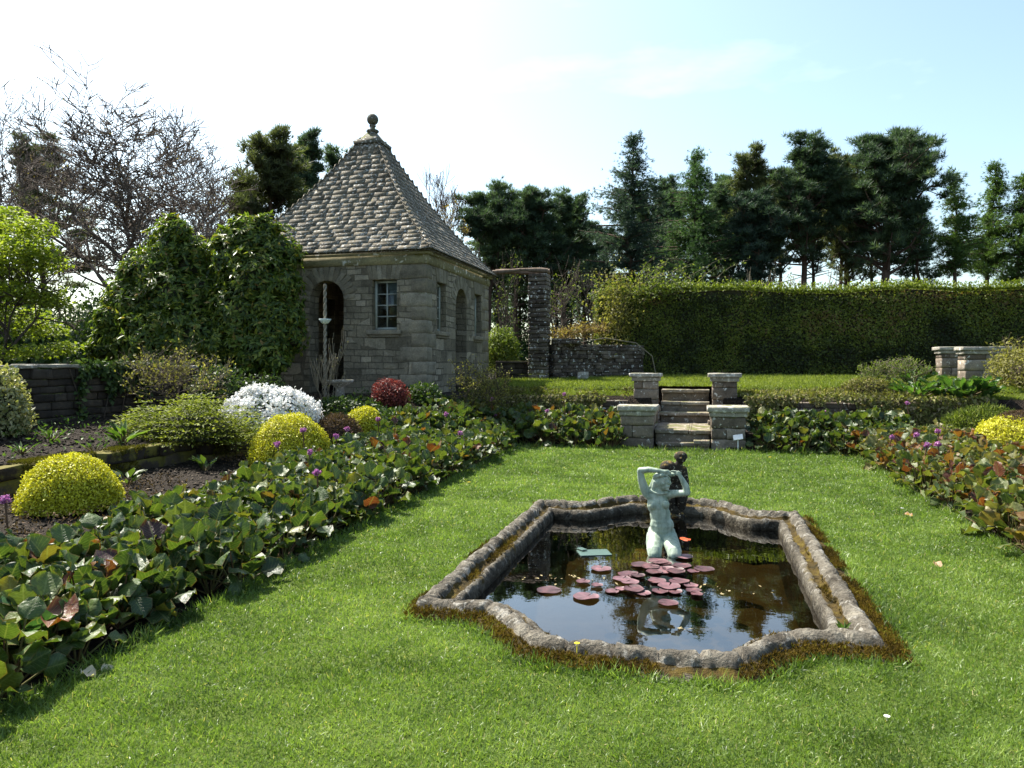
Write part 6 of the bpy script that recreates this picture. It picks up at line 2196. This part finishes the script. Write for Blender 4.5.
# twisted pole with dish
x, y = at(325, 14.55)
g = hz(x, y)
po = thing('bird_feeder', (x, y, g), 'slender twisted pale pole with a small round dish before the arched opening', 'bird feeder')
mb = MB()
zt = zat(284, 14.55)
zz = np.linspace(g - .05, zt, 130)
for ph in (0, math.pi):
    tube(mb, np.column_stack([x + .017 * np.cos(zz * 24 + ph), y + .017 * np.sin(zz * 24 + ph), zz]), .019, 7)
mb.build('pole', M['rope'], po, smooth=True)
mb = MB()
zd = zat(321, 14.55)
lathe(mb, [(.03, zd - .06), (.07, zd - .04), (.115, zd + .02), (.12, zd + .04), (.105, zd + .04), (.06, zd), (.0, zd - .005)], (x, y, 0), 20)
mb.build('dish', M['dish'], po, smooth=True)
# stone basin behind the sticks
x, y = at(340, 14.75)
mb = MB()
g = hz(x, y)
lathe(mb, [(.10, g - .05), (.09, g + .30), (.12, g + .34), (.26, g + .42), (.28, g + .47), (.24, g + .47), (.1, g + .43), (0, g + .43)], (x, y, 0), 24)
tag(mb.build('stone_basin', M['capstone'], smooth=True), 'small pale stone bird bath half hidden by the bare sticks', 'bird bath')

# fallen leaves and daisies on the lawn
for q, (px, py, lab) in enumerate(((112, 664, 'curled pale fallen leaf at the left lawn edge'), (939, 565, 'pinkish dead leaf on the grass right of the pond'), (78, 676, 'grey green fallen leaf at the foreground border edge'), (905, 517, 'withered pale leaf under the right border'))):
    D = 1.57 * FPX / (py - HORIZON)
    x, y = at(px, D)
    mb = MB()
    n = 1
    P = np.tile([[x, y, .05]], (n, 1)) + rng.normal(size=(n, 3)) * np.array([.03, .03, .004])
    X, Y, Z = frames(np.tile([[0, -.2, 1.]], (n, 1)), None, .3)
    mb.stamp(RLEAF, P, X * .06, Y * .08, Z * .12)
    tag(mb.build('fallen_leaf', M['fallen'], smooth=True), lab, 'leaf', 'fallen leaves on the lawn')
for q, (px, py, mt, lab) in enumerate(((577, 643, 'yellowflower', 'yellow dandelion head on the front pond kerb'), (469, 482, 'yellowflower', 'tiny yellow flower in the lawn near the left border'), (887, 716, 'white', 'white daisy in the lawn in front of the pond'), (902, 508, 'white', 'white daisy on the lawn near the right border'), (770, 457, 'yellowflower', 'tiny yellow flower at the back lawn edge'))):
    zf = .19 if q == 0 else .05
    D = (CAM_H - zf) * FPX / (py - HORIZON)
    x, y = at(px, D)
    mb = MB()
    n = 14
    a = np.arange(n) * 6.283 / n
    P = np.tile([[x, y, zf]], (n, 1))
    X, Y, Z = frames(np.tile([[0, 0, 1.]], (n, 1)), np.column_stack([np.cos(a), np.sin(a), np.full(n, .3)]))
    s = .011 + .0015 * D
    mb.stamp(LEAF, P, X * s * .5, Y * s, Z * s)
    tube(mb, [(x, y, zf - .05), (x, y, zf)], .002, 4)
    tag(mb.build('lawn_flower', M[mt]), lab, 'flower', 'small flowers in the lawn')

# ------------------------------------------------------------------ light, sky, camera
EL, AZ = R(54), R(63)          # sun elevation, azimuth turned left of the garden axis
sdir = Vector((-math.sin(AZ) * math.cos(EL), math.cos(AZ) * math.cos(EL), math.sin(EL)))
sun = bpy.data.lights.new('sun', 'SUN')
sun.energy = 3.9
sun.angle = R(.53)
sun.color = (1.0, .95, .86)
so = bpy.data.objects.new('sun', sun)
so.rotation_euler = sdir.to_track_quat('Z', 'Y').to_euler()
COL.objects.link(so)

w = bpy.data.worlds.new('World')
scene.world = w
w.use_nodes = True
nt = w.node_tree
bg = nt.nodes['Background']
sky = nt.nodes.new('ShaderNodeTexSky')
sky.sky_type = 'NISHITA'
sky.sun_disc = False
sky.sun_elevation = EL
sky.sun_rotation = -AZ
sky.altitude = 100
sky.air_density = 1.0
sky.dust_density = 2.6
sky.ozone_density = .35
tc = nt.nodes.new('ShaderNodeTexCoord')
mpn = nt.nodes.new('ShaderNodeMapping')
mpn.inputs['Scale'].default_value = (1.0, 1.0, 3.2)
mpn.inputs['Location'].default_value = (3.4, 1.7, .6)
nt.links.new(tc.outputs['Generated'], mpn.inputs['Vector'])
cn = nt.nodes.new('ShaderNodeTexNoise')
cn.inputs['Scale'].default_value = 2.6
cn.inputs['Detail'].default_value = 6
cn.inputs['Roughness'].default_value = .55
nt.links.new(mpn.outputs[0], cn.inputs['Vector'])
cr = nt.nodes.new('ShaderNodeValToRGB')
cr.color_ramp.elements[0].position = .60
cr.color_ramp.elements[0].color = (0, 0, 0, 1)
cr.color_ramp.elements[1].position = .78
cr.color_ramp.elements[1].color = (.10, .10, .10, 1)
nt.links.new(cn.outputs['Fac'], cr.inputs['Fac'])
mxn = nt.nodes.new('ShaderNodeMix')
mxn.data_type = 'RGBA'
nt.links.new(cr.outputs['Color'], mxn.inputs['Factor'])
nt.links.new(sky.outputs['Color'], mxn.inputs[6])
mxn.inputs[7].default_value = (13, 13, 13, 1)
tn = nt.nodes.new('ShaderNodeMix')
tn.data_type = 'RGBA'
tn.blend_type = 'MULTIPLY'
tn.inputs['Factor'].default_value = 1
nt.links.new(mxn.outputs[2], tn.inputs[6])
tn.inputs[7].default_value = (.975, 1.035, .98, 1)
nt.links.new(tn.outputs[2], bg.inputs['Color'])
bg.inputs['Strength'].default_value = .092

cam = bpy.data.cameras.new('camera')
cam.sensor_width = 36
cam.lens = FPX / 1024 * 36
cam.shift_y = -(384 - HORIZON) / 1024
cam.clip_end = 2000
co = bpy.data.objects.new('camera', cam)
co.location = (0, 0, CAM_H)
co.rotation_euler = (R(90), 0, YAW)
COL.objects.link(co)
scene.camera = co

scene.render.engine = 'CYCLES'
scene.cycles.max_bounces = 6
scene.cycles.transparent_max_bounces = 8
scene.cycles.caustics_reflective = False
scene.cycles.caustics_refractive = False
vs = scene.view_settings
vs.view_transform = 'Standard'
vs.look = 'None'
vs.exposure = 1.72
vs.gamma = 1
